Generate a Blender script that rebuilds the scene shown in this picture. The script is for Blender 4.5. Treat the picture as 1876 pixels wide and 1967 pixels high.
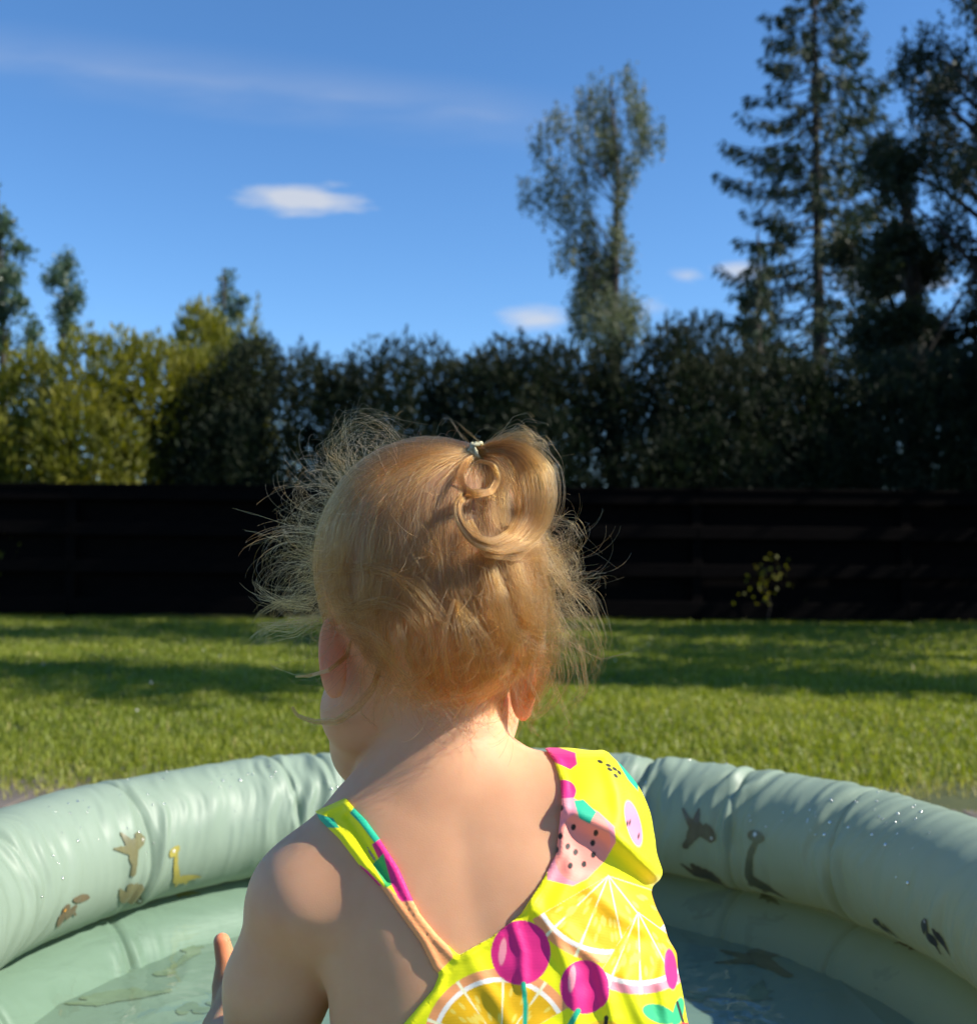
import bpy, bmesh, math, random
import numpy as np

SC = bpy.context.scene
for o in list(bpy.data.objects):
    bpy.data.objects.remove(o, do_unlink=True)
COL = SC.collection
rng = np.random.default_rng(11)
random.seed(11)

# ------------------------------------------------------------------ camera
CAM_H, PITCH, ROLL, FPX, CX, CY = 0.64, math.radians(2.227), math.radians(0.46), 2096.0, 938.0, 983.5
cam = bpy.data.cameras.new('camera')
cam_ob = bpy.data.objects.new('camera', cam)
COL.objects.link(cam_ob)
cam.sensor_fit = 'VERTICAL'
cam.sensor_height = 24.0
cam.lens = 24.0 * FPX / 1967.0
cam.clip_start, cam.clip_end = 0.02, 5000
cam.dof.use_dof = True
cam.dof.focus_distance = 0.70
cam.dof.aperture_fstop = 6.7
from mathutils import Matrix, Vector
RM = Matrix.Rotation(math.pi / 2 + PITCH, 4, 'X') @ Matrix.Rotation(ROLL, 4, 'Z')
cam_ob.matrix_world = Matrix.Translation((0, 0, CAM_H)) @ RM
SC.camera = cam_ob
_R = np.array(RM.to_3x3())
CR, CU, CF = _R[:, 0], _R[:, 1], -_R[:, 2]
CP = np.array([0, 0, CAM_H])

FAR = 1.16                      # scale of the garden beyond the patio
# photo measurements are in a 1876 x 1967 view of the photograph
def at(px, py, Y):
    d = CF + CR * ((px - CX) / FPX) - CU * ((py - CY) / FPX)
    return CP + d * (Y / d[1])

def to_px(P):
    v = P - CP
    z = v @ CF
    return CX + FPX * (v @ CR) / z, CY - FPX * (v @ CU) / z

# ------------------------------------------------------------------ sky and sun
SUN_EL, SUN_AZ = math.radians(38), math.radians(98)     # azimuth clockwise from +Y (the view direction)
world = bpy.data.worlds.new('World')
SC.world = world
world.use_nodes = True
nt = world.node_tree
nt.nodes.clear()
def N(tree, typ, **kw):
    n = tree.nodes.new(typ)
    for k, v in kw.items():
        if k.startswith('i_'):
            key = k[2:]
            n.inputs[int(key) if key.isdigit() else key].default_value = v
        else:
            setattr(n, k, v)
    return n
def MATH(tree, op, a, b=None, c=None, clamp=False):
    n = tree.nodes.new('ShaderNodeMath')
    n.operation = op
    n.use_clamp = clamp
    for i, v in enumerate((a, b, c)):
        if v is None:
            continue
        if isinstance(v, (int, float)):
            n.inputs[i].default_value = v
        else:
            tree.links.new(v, n.inputs[i])
    return n.outputs[0]
L = nt.links.new
sky = N(nt, 'ShaderNodeTexSky', sky_type='NISHITA', sun_disc=False)
sky.sun_elevation, sky.sun_rotation = SUN_EL, SUN_AZ
sky.altitude, sky.air_density, sky.dust_density, sky.ozone_density = 800, 1.0, 0.0, 5.0
bg = N(nt, 'ShaderNodeBackground', i_Strength=0.102)
hs = N(nt, 'ShaderNodeHueSaturation', i_Saturation=1.13)
L(sky.outputs[0], hs.inputs['Color'])
L(hs.outputs[0], bg.inputs[0])
bgc = N(nt, 'ShaderNodeBackground', i_Color=(0.93, 0.95, 1.0, 1), i_Strength=0.40)
tc = N(nt, 'ShaderNodeTexCoord')
sx = N(nt, 'ShaderNodeSeparateXYZ')
L(tc.outputs['Generated'], sx.inputs[0])
yy = MATH(nt, 'MAXIMUM', sx.outputs[1], 0.02)
cu = MATH(nt, 'DIVIDE', sx.outputs[0], yy)
cv = MATH(nt, 'DIVIDE', sx.outputs[2], yy)
def uv_of(px, py):
    p = at(px, py, 1.0) - CP
    return p[0], p[2]
cmb = N(nt, 'ShaderNodeCombineXYZ')
L(cu, cmb.inputs[0]); L(cv, cmb.inputs[1])
mp = N(nt, 'ShaderNodeMapping')
mp.inputs['Scale'].default_value = (9, 42, 1)
L(cmb.outputs[0], mp.inputs[0])
nz = N(nt, 'ShaderNodeTexNoise', i_Scale=1.0, i_Detail=5.0, i_Roughness=0.6)
L(mp.outputs[0], nz.inputs[0])
mp2 = N(nt, 'ShaderNodeMapping')
mp2.inputs['Scale'].default_value = (3.0, 14, 1)
mp2.inputs['Rotation'].default_value = (0, 0, 0.12)
L(cmb.outputs[0], mp2.inputs[0])
nz2 = N(nt, 'ShaderNodeTexNoise', i_Scale=1.6, i_Detail=6.0, i_Roughness=0.55)
L(mp2.outputs[0], nz2.inputs[0])
def cloud(px, py, rx, ry, gain, soft, tilt=0.0):
    u0, v0 = uv_of(px, py)
    du = MATH(nt, 'SUBTRACT', cu, u0)
    dv = MATH(nt, 'SUBTRACT', cv, v0)
    dv = MATH(nt, 'MULTIPLY_ADD', du, -tilt, dv)
    a = MATH(nt, 'POWER', MATH(nt, 'ABSOLUTE', MATH(nt, 'DIVIDE', du, rx / FPX)), 2.0)
    b = MATH(nt, 'POWER', MATH(nt, 'ABSOLUTE', MATH(nt, 'DIVIDE', dv, ry / FPX)), 2.0)
    d = MATH(nt, 'SUBTRACT', 1.0, MATH(nt, 'SQRT', MATH(nt, 'ADD', a, b)))
    w = MATH(nt, 'ADD', d, MATH(nt, 'MULTIPLY', MATH(nt, 'SUBTRACT', nz.outputs[0], 0.5), 2.6))
    return MATH(nt, 'MULTIPLY', MATH(nt, 'DIVIDE', w, soft, clamp=True), gain)
parts = [cloud(565, 380, 135, 34, 0.80, 0.75), cloud(1035, 615, 75, 32, 0.72, 0.9), cloud(1318, 531, 45, 16, 0.62, 0.9),
         cloud(1420, 525, 60, 28, 0.72, 0.9), cloud(1700, 535, 120, 40, 0.85, 0.8), cloud(1250, 590, 45, 22, 0.3, 1.0)]
tot = parts[0]
for p in parts[1:]:
    tot = MATH(nt, 'MAXIMUM', tot, p)
# thin cirrus: one long veil that sinks to the right, and a faint one elsewhere from the same noise
u0, v0 = uv_of(200, 130)
u1, v1 = uv_of(1050, 232)
sl = (v1 - v0) / (u1 - u0)
line = MATH(nt, 'SUBTRACT', cv, MATH(nt, 'MULTIPLY_ADD', MATH(nt, 'SUBTRACT', cu, u0), sl, v0))
line = MATH(nt, 'ADD', line, MATH(nt, 'MULTIPLY', MATH(nt, 'SUBTRACT', nz2.outputs[0], 0.5), 0.028))
up = MATH(nt, 'SUBTRACT', 1.0, MATH(nt, 'DIVIDE', MATH(nt, 'ABSOLUTE', line), 0.040), clamp=True)
end = MATH(nt, 'DIVIDE', MATH(nt, 'SUBTRACT', u1 + 0.06, cu), 0.12, clamp=True)
veil = MATH(nt, 'MULTIPLY', MATH(nt, 'MULTIPLY', MATH(nt, 'POWER', up, 1.4), end), MATH(nt, 'MULTIPLY_ADD', nz2.outputs[0], 0.55, -0.14))
tot = MATH(nt, 'MAXIMUM', tot, veil, clamp=True)
front = MATH(nt, 'GREATER_THAN', sx.outputs[1], 0.05)
tot = MATH(nt, 'MULTIPLY', tot, front)
mx = N(nt, 'ShaderNodeMixShader')
L(tot, mx.inputs[0]); L(bg.outputs[0], mx.inputs[1]); L(bgc.outputs[0], mx.inputs[2])
wo = N(nt, 'ShaderNodeOutputWorld')
L(mx.outputs[0], wo.inputs[0])

sun = bpy.data.lights.new('sun', 'SUN')
sun.energy, sun.angle, sun.color = 4.4, math.radians(0.53), (1.0, 0.93, 0.82)
sun_ob = bpy.data.objects.new('sun', sun)
COL.objects.link(sun_ob)
SUN_D = np.array([math.cos(SUN_EL) * math.sin(SUN_AZ), math.cos(SUN_EL) * math.cos(SUN_AZ), math.sin(SUN_EL)])
sun_ob.rotation_euler = Vector(-SUN_D).to_track_quat('-Z', 'Y').to_euler()
sun_ob.location = (20, 0, 20)

vs = SC.view_settings
vs.view_transform, vs.look, vs.exposure, vs.gamma = 'Standard', 'None', 0.95, 1.0
vs.use_curve_mapping = False
SC.render.engine = 'CYCLES'
SC.cycles.use_denoising = True
SC.cycles.max_bounces = 16
SC.cycles.transparent_max_bounces = 16
SC.cycles.transmission_bounces = 10
SC.cycles.glossy_bounces = 12
SC.cycles.caustics_reflective = False
SC.cycles.caustics_refractive = False
SC.cycles.sample_clamp_indirect = 10.0

# ------------------------------------------------------------------ helpers
def mesh_np(name, V, F, smooth=True):
    """V (n,3), F (m,k) -> mesh"""
    V = np.ascontiguousarray(V, dtype=np.float32)
    F = np.ascontiguousarray(F, dtype=np.int32)
    me = bpy.data.meshes.new(name)
    k = F.shape[1]
    me.vertices.add(len(V)); me.vertices.foreach_set('co', V.ravel())
    me.loops.add(F.size); me.loops.foreach_set('vertex_index', F.ravel())
    me.polygons.add(len(F))
    me.polygons.foreach_set('loop_start', np.arange(0, F.size, k, dtype=np.int32))
    me.polygons.foreach_set('loop_total', np.full(len(F), k, dtype=np.int32))
    me.polygons.foreach_set('use_smooth', np.full(len(F), smooth, dtype=bool))
    me.update(calc_edges=True)
    return me

def obj(name, me, mat=None, parent=None, **props):
    o = bpy.data.objects.new(name, me)
    COL.objects.link(o)
    if mat is not None and me is not None and not me.materials:
        me.materials.append(mat)
    if parent is not None:
        o.parent = parent
    for k, v in props.items():
        o[k] = v
    return o

def empty(name, loc=(0, 0, 0), **props):
    o = bpy.data.objects.new(name, None)
    COL.objects.link(o)
    o.location = loc
    for k, v in props.items():
        o[k] = v
    return o

def mat_new(name):
    m = bpy.data.materials.new(name)
    m.use_nodes = True
    b = m.node_tree.nodes['Principled BSDF']
    return m, m.node_tree, b

def noise_col(tree, bsdf, c1, c2, scale, detail=4, rough=0.6, coord='Object', lo=0.35, hi=0.65, stretch=None):
    tcn = N(tree, 'ShaderNodeTexCoord')
    n = N(tree, 'ShaderNodeTexNoise', i_Scale=scale, i_Detail=detail, i_Roughness=rough)
    src = tcn.outputs[coord]
    if stretch:
        m_ = N(tree, 'ShaderNodeMapping')
        m_.inputs['Scale'].default_value = stretch
        tree.links.new(src, m_.inputs[0]); src = m_.outputs[0]
    tree.links.new(src, n.inputs[0])
    r = N(tree, 'ShaderNodeValToRGB')
    r.color_ramp.elements[0].position, r.color_ramp.elements[1].position = lo, hi
    r.color_ramp.elements[0].color, r.color_ramp.elements[1].color = (*c1, 1), (*c2, 1)
    tree.links.new(n.outputs[0], r.inputs[0])
    if bsdf is not None:
        tree.links.new(r.outputs[0], bsdf.inputs['Base Color'])
    return r.outputs[0], n.outputs[0], src

def bump(tree, bsdf, src, scale, strength, dist, detail=4):
    n = N(tree, 'ShaderNodeTexNoise', i_Scale=scale, i_Detail=detail, i_Roughness=0.6)
    tree.links.new(src, n.inputs[0])
    b = N(tree, 'ShaderNodeBump', i_Strength=strength, i_Distance=dist)
    tree.links.new(n.outputs[0], b.inputs['Height'])
    tree.links.new(b.outputs[0], bsdf.inputs['Normal'])

def sm(x, a, b):
    t = np.clip((x - a) / (b - a), 0, 1)
    return t * t * (3 - 2 * t)

def noise2(u, v, seed, nu=64, nv=64):
    """smooth value noise on a periodic lattice"""
    g = np.random.default_rng(seed).random((nu, nv)) * 2 - 1
    iu = np.floor(u).astype(int); iv = np.floor(v).astype(int)
    fu = u - iu; fv = v - iv
    fu = fu * fu * (3 - 2 * fu); fv = fv * fv * (3 - 2 * fv)
    a = g[iu % nu, iv % nv]; b = g[(iu + 1) % nu, iv % nv]
    c = g[iu % nu, (iv + 1) % nv]; d = g[(iu + 1) % nu, (iv + 1) % nv]
    return (a * (1 - fu) + b * fu) * (1 - fv) + (c * (1 - fu) + d * fu) * fv

def box_arr(x0, x1, y0, y1, z0, z1):
    V = np.array([[x, y, z] for z in (z0, z1) for y in (y0, y1) for x in (x0, x1)], float)
    F = np.array([[0, 2, 3, 1], [4, 5, 7, 6], [0, 1, 5, 4], [2, 6, 7, 3], [0, 4, 6, 2], [1, 3, 7, 5]])
    return V, F

def bevel_box(name, dx, dy, dz, bev):
    bm = bmesh.new()
    bmesh.ops.create_cube(bm, size=1.0)
    bmesh.ops.scale(bm, vec=(dx, dy, dz), verts=bm.verts)
    if bev:
        bmesh.ops.bevel(bm, geom=bm.edges[:], offset=bev, segments=1, affect='EDGES')
    me = bpy.data.meshes.new(name)
    bm.to_mesh(me); bm.free()
    return me

def set_tint(me, vals):
    a = me.attributes.new('tint', 'FLOAT', 'POINT')
    a.data.foreach_set('value', np.ascontiguousarray(vals, dtype=np.float32))

def unit(v):
    return v / (np.linalg.norm(v, axis=-1, keepdims=True) + 1e-9)

def schlick(tree, f0, normal=None):
    g_ = N(tree, 'ShaderNodeNewGeometry')
    dp = N(tree, 'ShaderNodeVectorMath', operation='DOT_PRODUCT')
    tree.links.new(g_.outputs['Incoming'], dp.inputs[0])
    tree.links.new(normal if normal is not None else g_.outputs['Normal'], dp.inputs[1])
    c = MATH(tree, 'SUBTRACT', 1.0, MATH(tree, 'ABSOLUTE', dp.outputs['Value']), clamp=True)
    return MATH(tree, 'MULTIPLY_ADD', MATH(tree, 'POWER', c, 5.0), 1 - f0, f0)

def tube_arr(pts, rad, k=8):
    """tapered tube along a polyline"""
    P = np.asarray(pts, float); n = len(P)
    rad = np.broadcast_to(np.asarray(rad, float), (n,))
    T = np.gradient(P, axis=0)
    T /= np.linalg.norm(T, axis=1, keepdims=True) + 1e-9
    ref = np.array([0.31, 0.87, 0.11]) if abs(T[:, 2]).mean() > 0.7 else np.array([0.1, 0.2, 0.97])
    U = np.cross(T, ref); U /= np.linalg.norm(U, axis=1, keepdims=True) + 1e-9
    W = np.cross(T, U)
    a = np.arange(k) / k * 2 * np.pi
    V = P[:, None] + rad[:, None, None] * (np.cos(a)[None, :, None] * U[:, None] + np.sin(a)[None, :, None] * W[:, None])
    idx = np.arange(n * k).reshape(n, k)
    F = np.stack([idx[:-1], np.roll(idx, -1, 1)[:-1], np.roll(idx, -1, 1)[1:], idx[1:]], -1).reshape(-1, 4)
    return V.reshape(-1, 3), F

def join_arr(lst):
    Vs, Fs, o = [], [], 0
    for V, F in lst:
        Vs.append(V); Fs.append(F + o); o += len(V)
    return np.concatenate(Vs), np.concatenate(Fs)
# ------------------------------------------------------------------ ground, patio, lawn
EDGE_Y = 2.74                 # where the paving ends and the lawn begins
soil, tr, b = mat_new('soil')
c, n_, src = noise_col(tr, b, (0.055, 0.036, 0.020), (0.19, 0.125, 0.065), 9.0, 8, 0.7)
b.inputs['Roughness'].default_value = 0.95
bump(tr, b, src, 60, 0.9, 0.02, 6)
me = mesh_np('ground', np.array([[-600, -300, -0.03], [600, -300, -0.03], [600, 1500, -0.03], [-600, 1500, -0.03]]), np.array([[0, 1, 2, 3]]))
obj('ground', me, soil, kind='structure')

# lawn sheet with a gently uneven surface
nx, ny = 160, 140
gx = np.linspace(-1, 1, nx); gx = 40 * (0.3 * gx + 0.7 * gx ** 3); gy = EDGE_Y + (np.linspace(0, 1, ny) ** 1.8) * 40
GX, GY = np.meshgrid(gx, gy, indexing='ij')
def lawn_z(x, y):
    return 0.006 * noise2(x * 1.3 + 40, y * 1.3 + 40, 5) + 0.012 * noise2(x * 0.4 + 20, y * 0.4 + 20, 6) - 0.012 * np.exp(-(y - EDGE_Y) / 0.15)
edge = 0.05 * noise2(GX * 2.2 + 60, GX * 0 + 3.5, 9)
GYe = GY + edge * np.exp(-(GY - EDGE_Y) / 0.3)
GZ = lawn_z(GX, GYe)
idx = np.arange(nx * ny).reshape(nx, ny)
F = np.stack([idx[:-1, :-1], idx[1:, :-1], idx[1:, 1:], idx[:-1, 1:]], -1).reshape(-1, 4)
turf, tr, b = mat_new('turf')
noise_col(tr, b, (0.030, 0.044, 0.010), (0.075, 0.085, 0.022), 3.0, 8, 0.7)
b.inputs['Roughness'].default_value = 0.9
obj('lawn', mesh_np('lawn', np.stack([GX, GYe, GZ], -1).reshape(-1, 3), F), turf, kind='structure')

# grass blades (uncountable)
def leaf_mat(name, cols, trans=0.45, rough=0.5, spec=0.3):
    m, tr, b = mat_new(name)
    a = N(tr, 'ShaderNodeAttribute', attribute_name='tint')
    r = N(tr, 'ShaderNodeValToRGB')
    els = r.color_ramp.elements
    while len(els) < len(cols):
        els.new(0.5)
    for i, c in enumerate(cols):
        els[i].position = i / (len(cols) - 1)
        els[i].color = (*c, 1)
    tr.links.new(a.outputs['Fac'], r.inputs[0])
    tr.links.new(r.outputs[0], b.inputs['Base Color'])
    b.inputs['Roughness'].default_value = rough
    b.inputs['Specular IOR Level'].default_value = spec
    t = N(tr, 'ShaderNodeBsdfTranslucent')
    hsv = N(tr, 'ShaderNodeHueSaturation', i_Saturation=1.15, i_Value=1.35)
    tr.links.new(r.outputs[0], hsv.inputs['Color'])
    tr.links.new(hsv.outputs[0], t.inputs[0])
    mixn = N(tr, 'ShaderNodeMixShader', i_0=trans)
    tr.links.new(b.outputs[0], mixn.inputs[1]); tr.links.new(t.outputs[0], mixn.inputs[2])
    tr.links.new(mixn.outputs[0], tr.nodes['Material Output'].inputs[0])
    return m

grass_m = leaf_mat('grass_blade', [(0.082, 0.122, 0.013), (0.185, 0.228, 0.027), (0.305, 0.330, 0.056), (0.42, 0.35, 0.14)], 0.4, 0.45, 0.3)
def grass():
    g = np.random.default_rng(3)
    xs, ys = [], []
    for y0, y1, dens in ((EDGE_Y, 3.8, 11000), (3.8, 5.2, 7500), (5.2, 7.2, 4300), (7.2, 10.8, 1700)):
        w = 0.50 * y1 + 0.45
        n = int(2 * w * (y1 - y0) * dens)
        xs.append(g.uniform(-w, w, n)); ys.append(g.uniform(y0, y1, n))
        n = int(2 * 2.2 * (y1 - y0) * dens * 0.3)            # thinner to either side of the view
        xs.append(g.choice([-1, 1], n) * (w + 2.2 * g.random(n))); ys.append(g.uniform(y0, y1, n))
    x = np.concatenate(xs); y = np.concatenate(ys)
    # patchy: thin out towards the worn edge of the paving
    wear = np.clip((y - EDGE_Y - 0.10 - 0.09 * noise2(x * 3 + 50, y * 3, 21)) / 0.28, 0.06, 1)
    k = g.random(len(x)) < wear
    x, y, wear = x[k], y[k], wear[k]
    n = len(x)
    patch = noise2(x * 0.9 + 30, y * 0.9 + 10, 33) * 0.5 + noise2(x * 3.1 + 30, y * 3.1 + 10, 34) * 0.5
    ln = (0.024 + 0.020 * g.random(n) + 0.012 * patch) * (0.55 + 0.45 * wear)
    tall = g.random(n) < 0.012
    ln[tall] *= 1.7
    wd = 0.0011 + 0.0011 * g.random(n) + 0.0004 * (y - 2.5)
    az = g.uniform(0, 2 * np.pi, n); lean = g.uniform(0.05, 0.85, n)
    d = np.stack([np.cos(az), np.sin(az)], 1)
    root = np.stack([x, y, lawn_z(x, y) - 0.004], 1)
    side = np.stack([-d[:, 1], d[:, 0], 0 * x], 1) * wd[:, None]
    up = np.array([0, 0, 1.0])
    mid = root + up * (ln * 0.62)[:, None] + np.concatenate([d * (ln * lean * 0.30)[:, None], np.zeros((n, 1))], 1)
    tip = root + up * (ln * (1 - 0.35 * lean))[:, None] + np.concatenate([d * (ln * lean * 0.95)[:, None], np.zeros((n, 1))], 1)
    V = np.stack([root - side, root + side, mid + side * 0.8, mid - side * 0.8, tip], 1).reshape(-1, 3)
    o = np.arange(n)[:, None] * 5
    F = np.concatenate([o + np.array([[0, 1, 2]]), o + np.array([[0, 2, 3]]), o + np.array([[3, 2, 4]])])
    me = mesh_np('grass', V, F, True)
    tint = 0.42 + 0.22 * patch + 0.20 * (g.random(n) - 0.5) + (1 - wear) * 0.45
    dry = g.random(n) < (0.05 + 0.25 * (1 - wear))
    tint[dry] = 0.9
    tint = np.repeat(np.clip(tint, 0, 1), 5)
    set_tint(me, tint)
    obj('grass', me, grass_m, kind='stuff', label='short green lawn grass in front of the dark fence', category='grass')
grass()

# small white clover heads scattered in the lawn
clov, tr, b = mat_new('clover')
b.inputs['Base Color'].default_value = (0.72, 0.70, 0.64, 1)
def clover():
    g = np.random.default_rng(8)
    lst = []
    bm = bmesh.new(); bmesh.ops.create_icosphere(bm, subdivisions=1, radius=0.0075)
    sv = np.array([v.co[:] for v in bm.verts]); sf = np.array([[v.index for v in f.verts] for f in bm.faces]); bm.free()
    for _ in range(12):
        y = g.uniform(4.0, 9.4); x = g.uniform(-0.5, 0.5) * y
        lst.append((sv * g.uniform(0.45, 0.8) + np.array([x, y, lawn_z(np.array([x]), np.array([y]))[0] + 0.045]), sf))
    V, F = join_arr(lst)
    obj('clover_heads', mesh_np('clover_heads', V, F), clov, kind='stuff', label='tiny white clover heads scattered in the lawn', category='clover')
clover()

# patio of grey slabs under the pool; each slab a piece
stone, tr, b = mat_new('paving_stone')
c, n_, src = noise_col(tr, b, (0.085, 0.072, 0.058), (0.15, 0.127, 0.105), 14.0, 8, 0.7)
b.inputs['Roughness'].default_value = 0.85
bump(tr, b, src, 120, 0.35, 0.004, 6)
patio = obj('patio', mesh_np('patio', np.array([[-4, -3, -0.022], [4, -3, -0.022], [4, EDGE_Y - 0.09, -0.022], [-4, EDGE_Y - 0.09, -0.022]]), np.array([[0, 1, 2, 3]])), soil, kind='structure')
slab_me = bevel_box('slab', 0.394, 0.394, 0.04, 0.004)
slab_me.materials.append(stone)
g = np.random.default_rng(2)
for i in range(-6, 6):
    for j in range(-2, 6):
        s = obj('slab', slab_me, None, patio)
        s.location = (0.20 + i * 0.40, EDGE_Y - 0.10 - 0.2 - j * 0.40, -0.0215 + g.uniform(-0.001, 0.001))
        s.rotation_euler = (g.normal(0, 0.002), g.normal(0, 0.002), g.normal(0, 0.004))
# ------------------------------------------------------------------ fence
FY = 9.0 * FAR
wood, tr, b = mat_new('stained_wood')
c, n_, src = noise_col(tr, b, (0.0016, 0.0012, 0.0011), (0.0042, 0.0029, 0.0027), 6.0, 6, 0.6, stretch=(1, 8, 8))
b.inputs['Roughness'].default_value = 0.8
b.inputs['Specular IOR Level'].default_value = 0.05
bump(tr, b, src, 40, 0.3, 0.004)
fence = empty('fence', (0, FY, 0), label='dark stained wooden rail fence between the lawn and the hedge', category='fence')
g = np.random.default_rng(4)
RL = 2.0
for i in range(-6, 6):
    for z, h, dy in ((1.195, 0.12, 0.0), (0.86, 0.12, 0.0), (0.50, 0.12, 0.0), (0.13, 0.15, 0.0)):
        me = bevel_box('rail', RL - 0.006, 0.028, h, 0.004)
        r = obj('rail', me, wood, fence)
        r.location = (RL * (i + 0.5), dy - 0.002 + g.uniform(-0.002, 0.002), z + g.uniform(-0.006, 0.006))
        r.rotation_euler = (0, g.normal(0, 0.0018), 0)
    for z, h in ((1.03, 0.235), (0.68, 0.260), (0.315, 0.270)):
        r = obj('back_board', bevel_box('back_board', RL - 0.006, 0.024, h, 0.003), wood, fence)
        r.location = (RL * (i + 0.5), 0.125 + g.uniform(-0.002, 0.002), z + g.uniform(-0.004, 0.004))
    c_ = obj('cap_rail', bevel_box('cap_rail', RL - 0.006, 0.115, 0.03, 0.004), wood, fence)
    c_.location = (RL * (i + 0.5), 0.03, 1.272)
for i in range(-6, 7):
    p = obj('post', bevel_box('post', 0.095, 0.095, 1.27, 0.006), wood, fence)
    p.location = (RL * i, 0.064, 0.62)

# ------------------------------------------------------------------ foliage builders
bark, tr, b = mat_new('bark')
c, n_, src = noise_col(tr, b, (0.018, 0.015, 0.013), (0.045, 0.038, 0.032), 14, 6, 0.7, stretch=(1, 1, 0.25))
b.inputs['Roughness'].default_value = 0.9
birchbark, tr, b = mat_new('birch_bark')
noise_col(tr, b, (0.03, 0.03, 0.03), (0.50, 0.47, 0.43), 5, 6, 0.7, lo=0.36, hi=0.5, stretch=(1, 1, 3))
b.inputs['Roughness'].default_value = 0.8
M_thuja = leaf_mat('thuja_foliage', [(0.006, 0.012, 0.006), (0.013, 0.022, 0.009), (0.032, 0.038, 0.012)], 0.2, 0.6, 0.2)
M_gold = leaf_mat('golden_foliage', [(0.040, 0.056, 0.010), (0.130, 0.140, 0.018), (0.280, 0.250, 0.030)], 0.35, 0.55, 0.25)  # strong tint contrast paints the bushes' inner shade into the leaf colour
M_birch = leaf_mat('birch_leaves', [(0.048, 0.066, 0.034), (0.092, 0.112, 0.056), (0.175, 0.180, 0.092)], 0.4, 0.45, 0.4)
M_spruce = leaf_mat('spruce_needles', [(0.016, 0.028, 0.016), (0.030, 0.048, 0.024), (0.055, 0.075, 0.030)], 0.15, 0.6, 0.2)
M_aspen = leaf_mat('aspen_leaves', [(0.035, 0.065, 0.036), (0.070, 0.115, 0.062), (0.135, 0.180, 0.095)], 0.35, 0.4, 0.5)
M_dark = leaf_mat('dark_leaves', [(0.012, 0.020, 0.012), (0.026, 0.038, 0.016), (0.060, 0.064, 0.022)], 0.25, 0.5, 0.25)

def leaves(P, D, ln, wd, g, tint, name):
    """rhombic leaves at P pointing along D, random roll; returns mesh"""
    n = len(P)
    D = unit(D)
    S = unit(np.cross(D, g.normal(size=(n, 3))))
    Nn = np.cross(D, S)
    ln = np.broadcast_to(ln, (n,))[:, None]; wd = np.broadcast_to(wd, (n,))[:, None]
    m = P + D * ln * 0.45 + Nn * ln * 0.06
    V = np.stack([P, m + S * wd * 0.5, P + D * ln, m - S * wd * 0.5], 1).reshape(-1, 3)
    o = np.arange(n)[:, None] * 4
    F = o + np.array([[0, 1, 2, 3]])
    me = mesh_np(name, V, F, False)
    set_tint(me, np.repeat(np.clip(tint, 0, 1), 4))
    return me

def thuja_mesh(seed, n, H, Rr, size=0.10, lumps=40, top_spikes=9):
    """bushy upright shrub: foliage over many overlapping lumps, spiky leaders on top"""
    g = np.random.default_rng(seed)
    zc = np.concatenate([g.uniform(0.04, 0.2, lumps // 5), g.uniform(0.12, 0.97, lumps - lumps // 5)])
    prof = np.interp(zc, [0, 0.15, 0.5, 0.8, 1.0], [0.90, 0.98, 1.0, 0.80, 0.35])
    ang = g.uniform(0, 2 * np.pi, lumps)
    rad = prof * Rr * np.sqrt(g.uniform(0.2, 0.85, lumps))
    C = np.stack([np.cos(ang) * rad, np.sin(ang) * rad, zc * H * 0.93], 1)
    R_ = g.uniform(0.22, 0.42, lumps) * Rr
    w = R_ ** 2; w /= w.sum()
    which = g.choice(lumps, n, p=w)
    d = unit(g.normal(size=(n, 3)))
    rr = R_[which] * g.uniform(0.45, 1.05, n) ** 0.5
    P = C[which] + d * rr[:, None] * np.array([1, 1, 1.35])
    D = d * 0.7 + np.array([0, 0, 0.75]) + g.normal(size=(n, 3)) * 0.35
    ln = size * g.uniform(0.6, 1.5, n)
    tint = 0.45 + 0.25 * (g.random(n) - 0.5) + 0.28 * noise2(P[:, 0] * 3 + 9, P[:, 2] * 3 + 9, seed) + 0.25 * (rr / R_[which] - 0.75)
    # leaders
    sp = []
    for _ in range(top_spikes):
        a = g.uniform(0, 2 * np.pi); r0 = Rr * 0.75 * math.sqrt(g.random())
        base = np.array([math.cos(a) * r0, math.sin(a) * r0, H * g.uniform(0.80, 0.93)])
        k = 60; t = g.uniform(0, 1, k); hh = H * g.uniform(0.05, 0.15)
        p = base + np.stack([g.normal(0, 0.04, k) * (1.1 - t), g.normal(0, 0.04, k) * (1.1 - t), t * hh], 1)
        sp.append(p)
    SP = np.concatenate(sp)
    P = np.concatenate([P, SP]); D = np.concatenate([D, np.array([0, 0, 1.0]) + g.normal(size=(len(SP), 3)) * 0.45])
    ln = np.concatenate([ln, size * g.uniform(0.5, 1.0, len(SP))]); tint = np.concatenate([tint, 0.5 + 0.3 * g.random(len(SP))])
    return leaves(P, D, ln, ln * g.uniform(0.22, 0.42, len(ln)), g, tint, 'crown')

def trunk_mesh(pts, rad, limbs=(), k=8):
    lst = [tube_arr(pts, rad, k)]
    for p, r in limbs:
        lst.append(tube_arr(p, r, 6))
    return mesh_np('trunk', *join_arr(lst))

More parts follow.
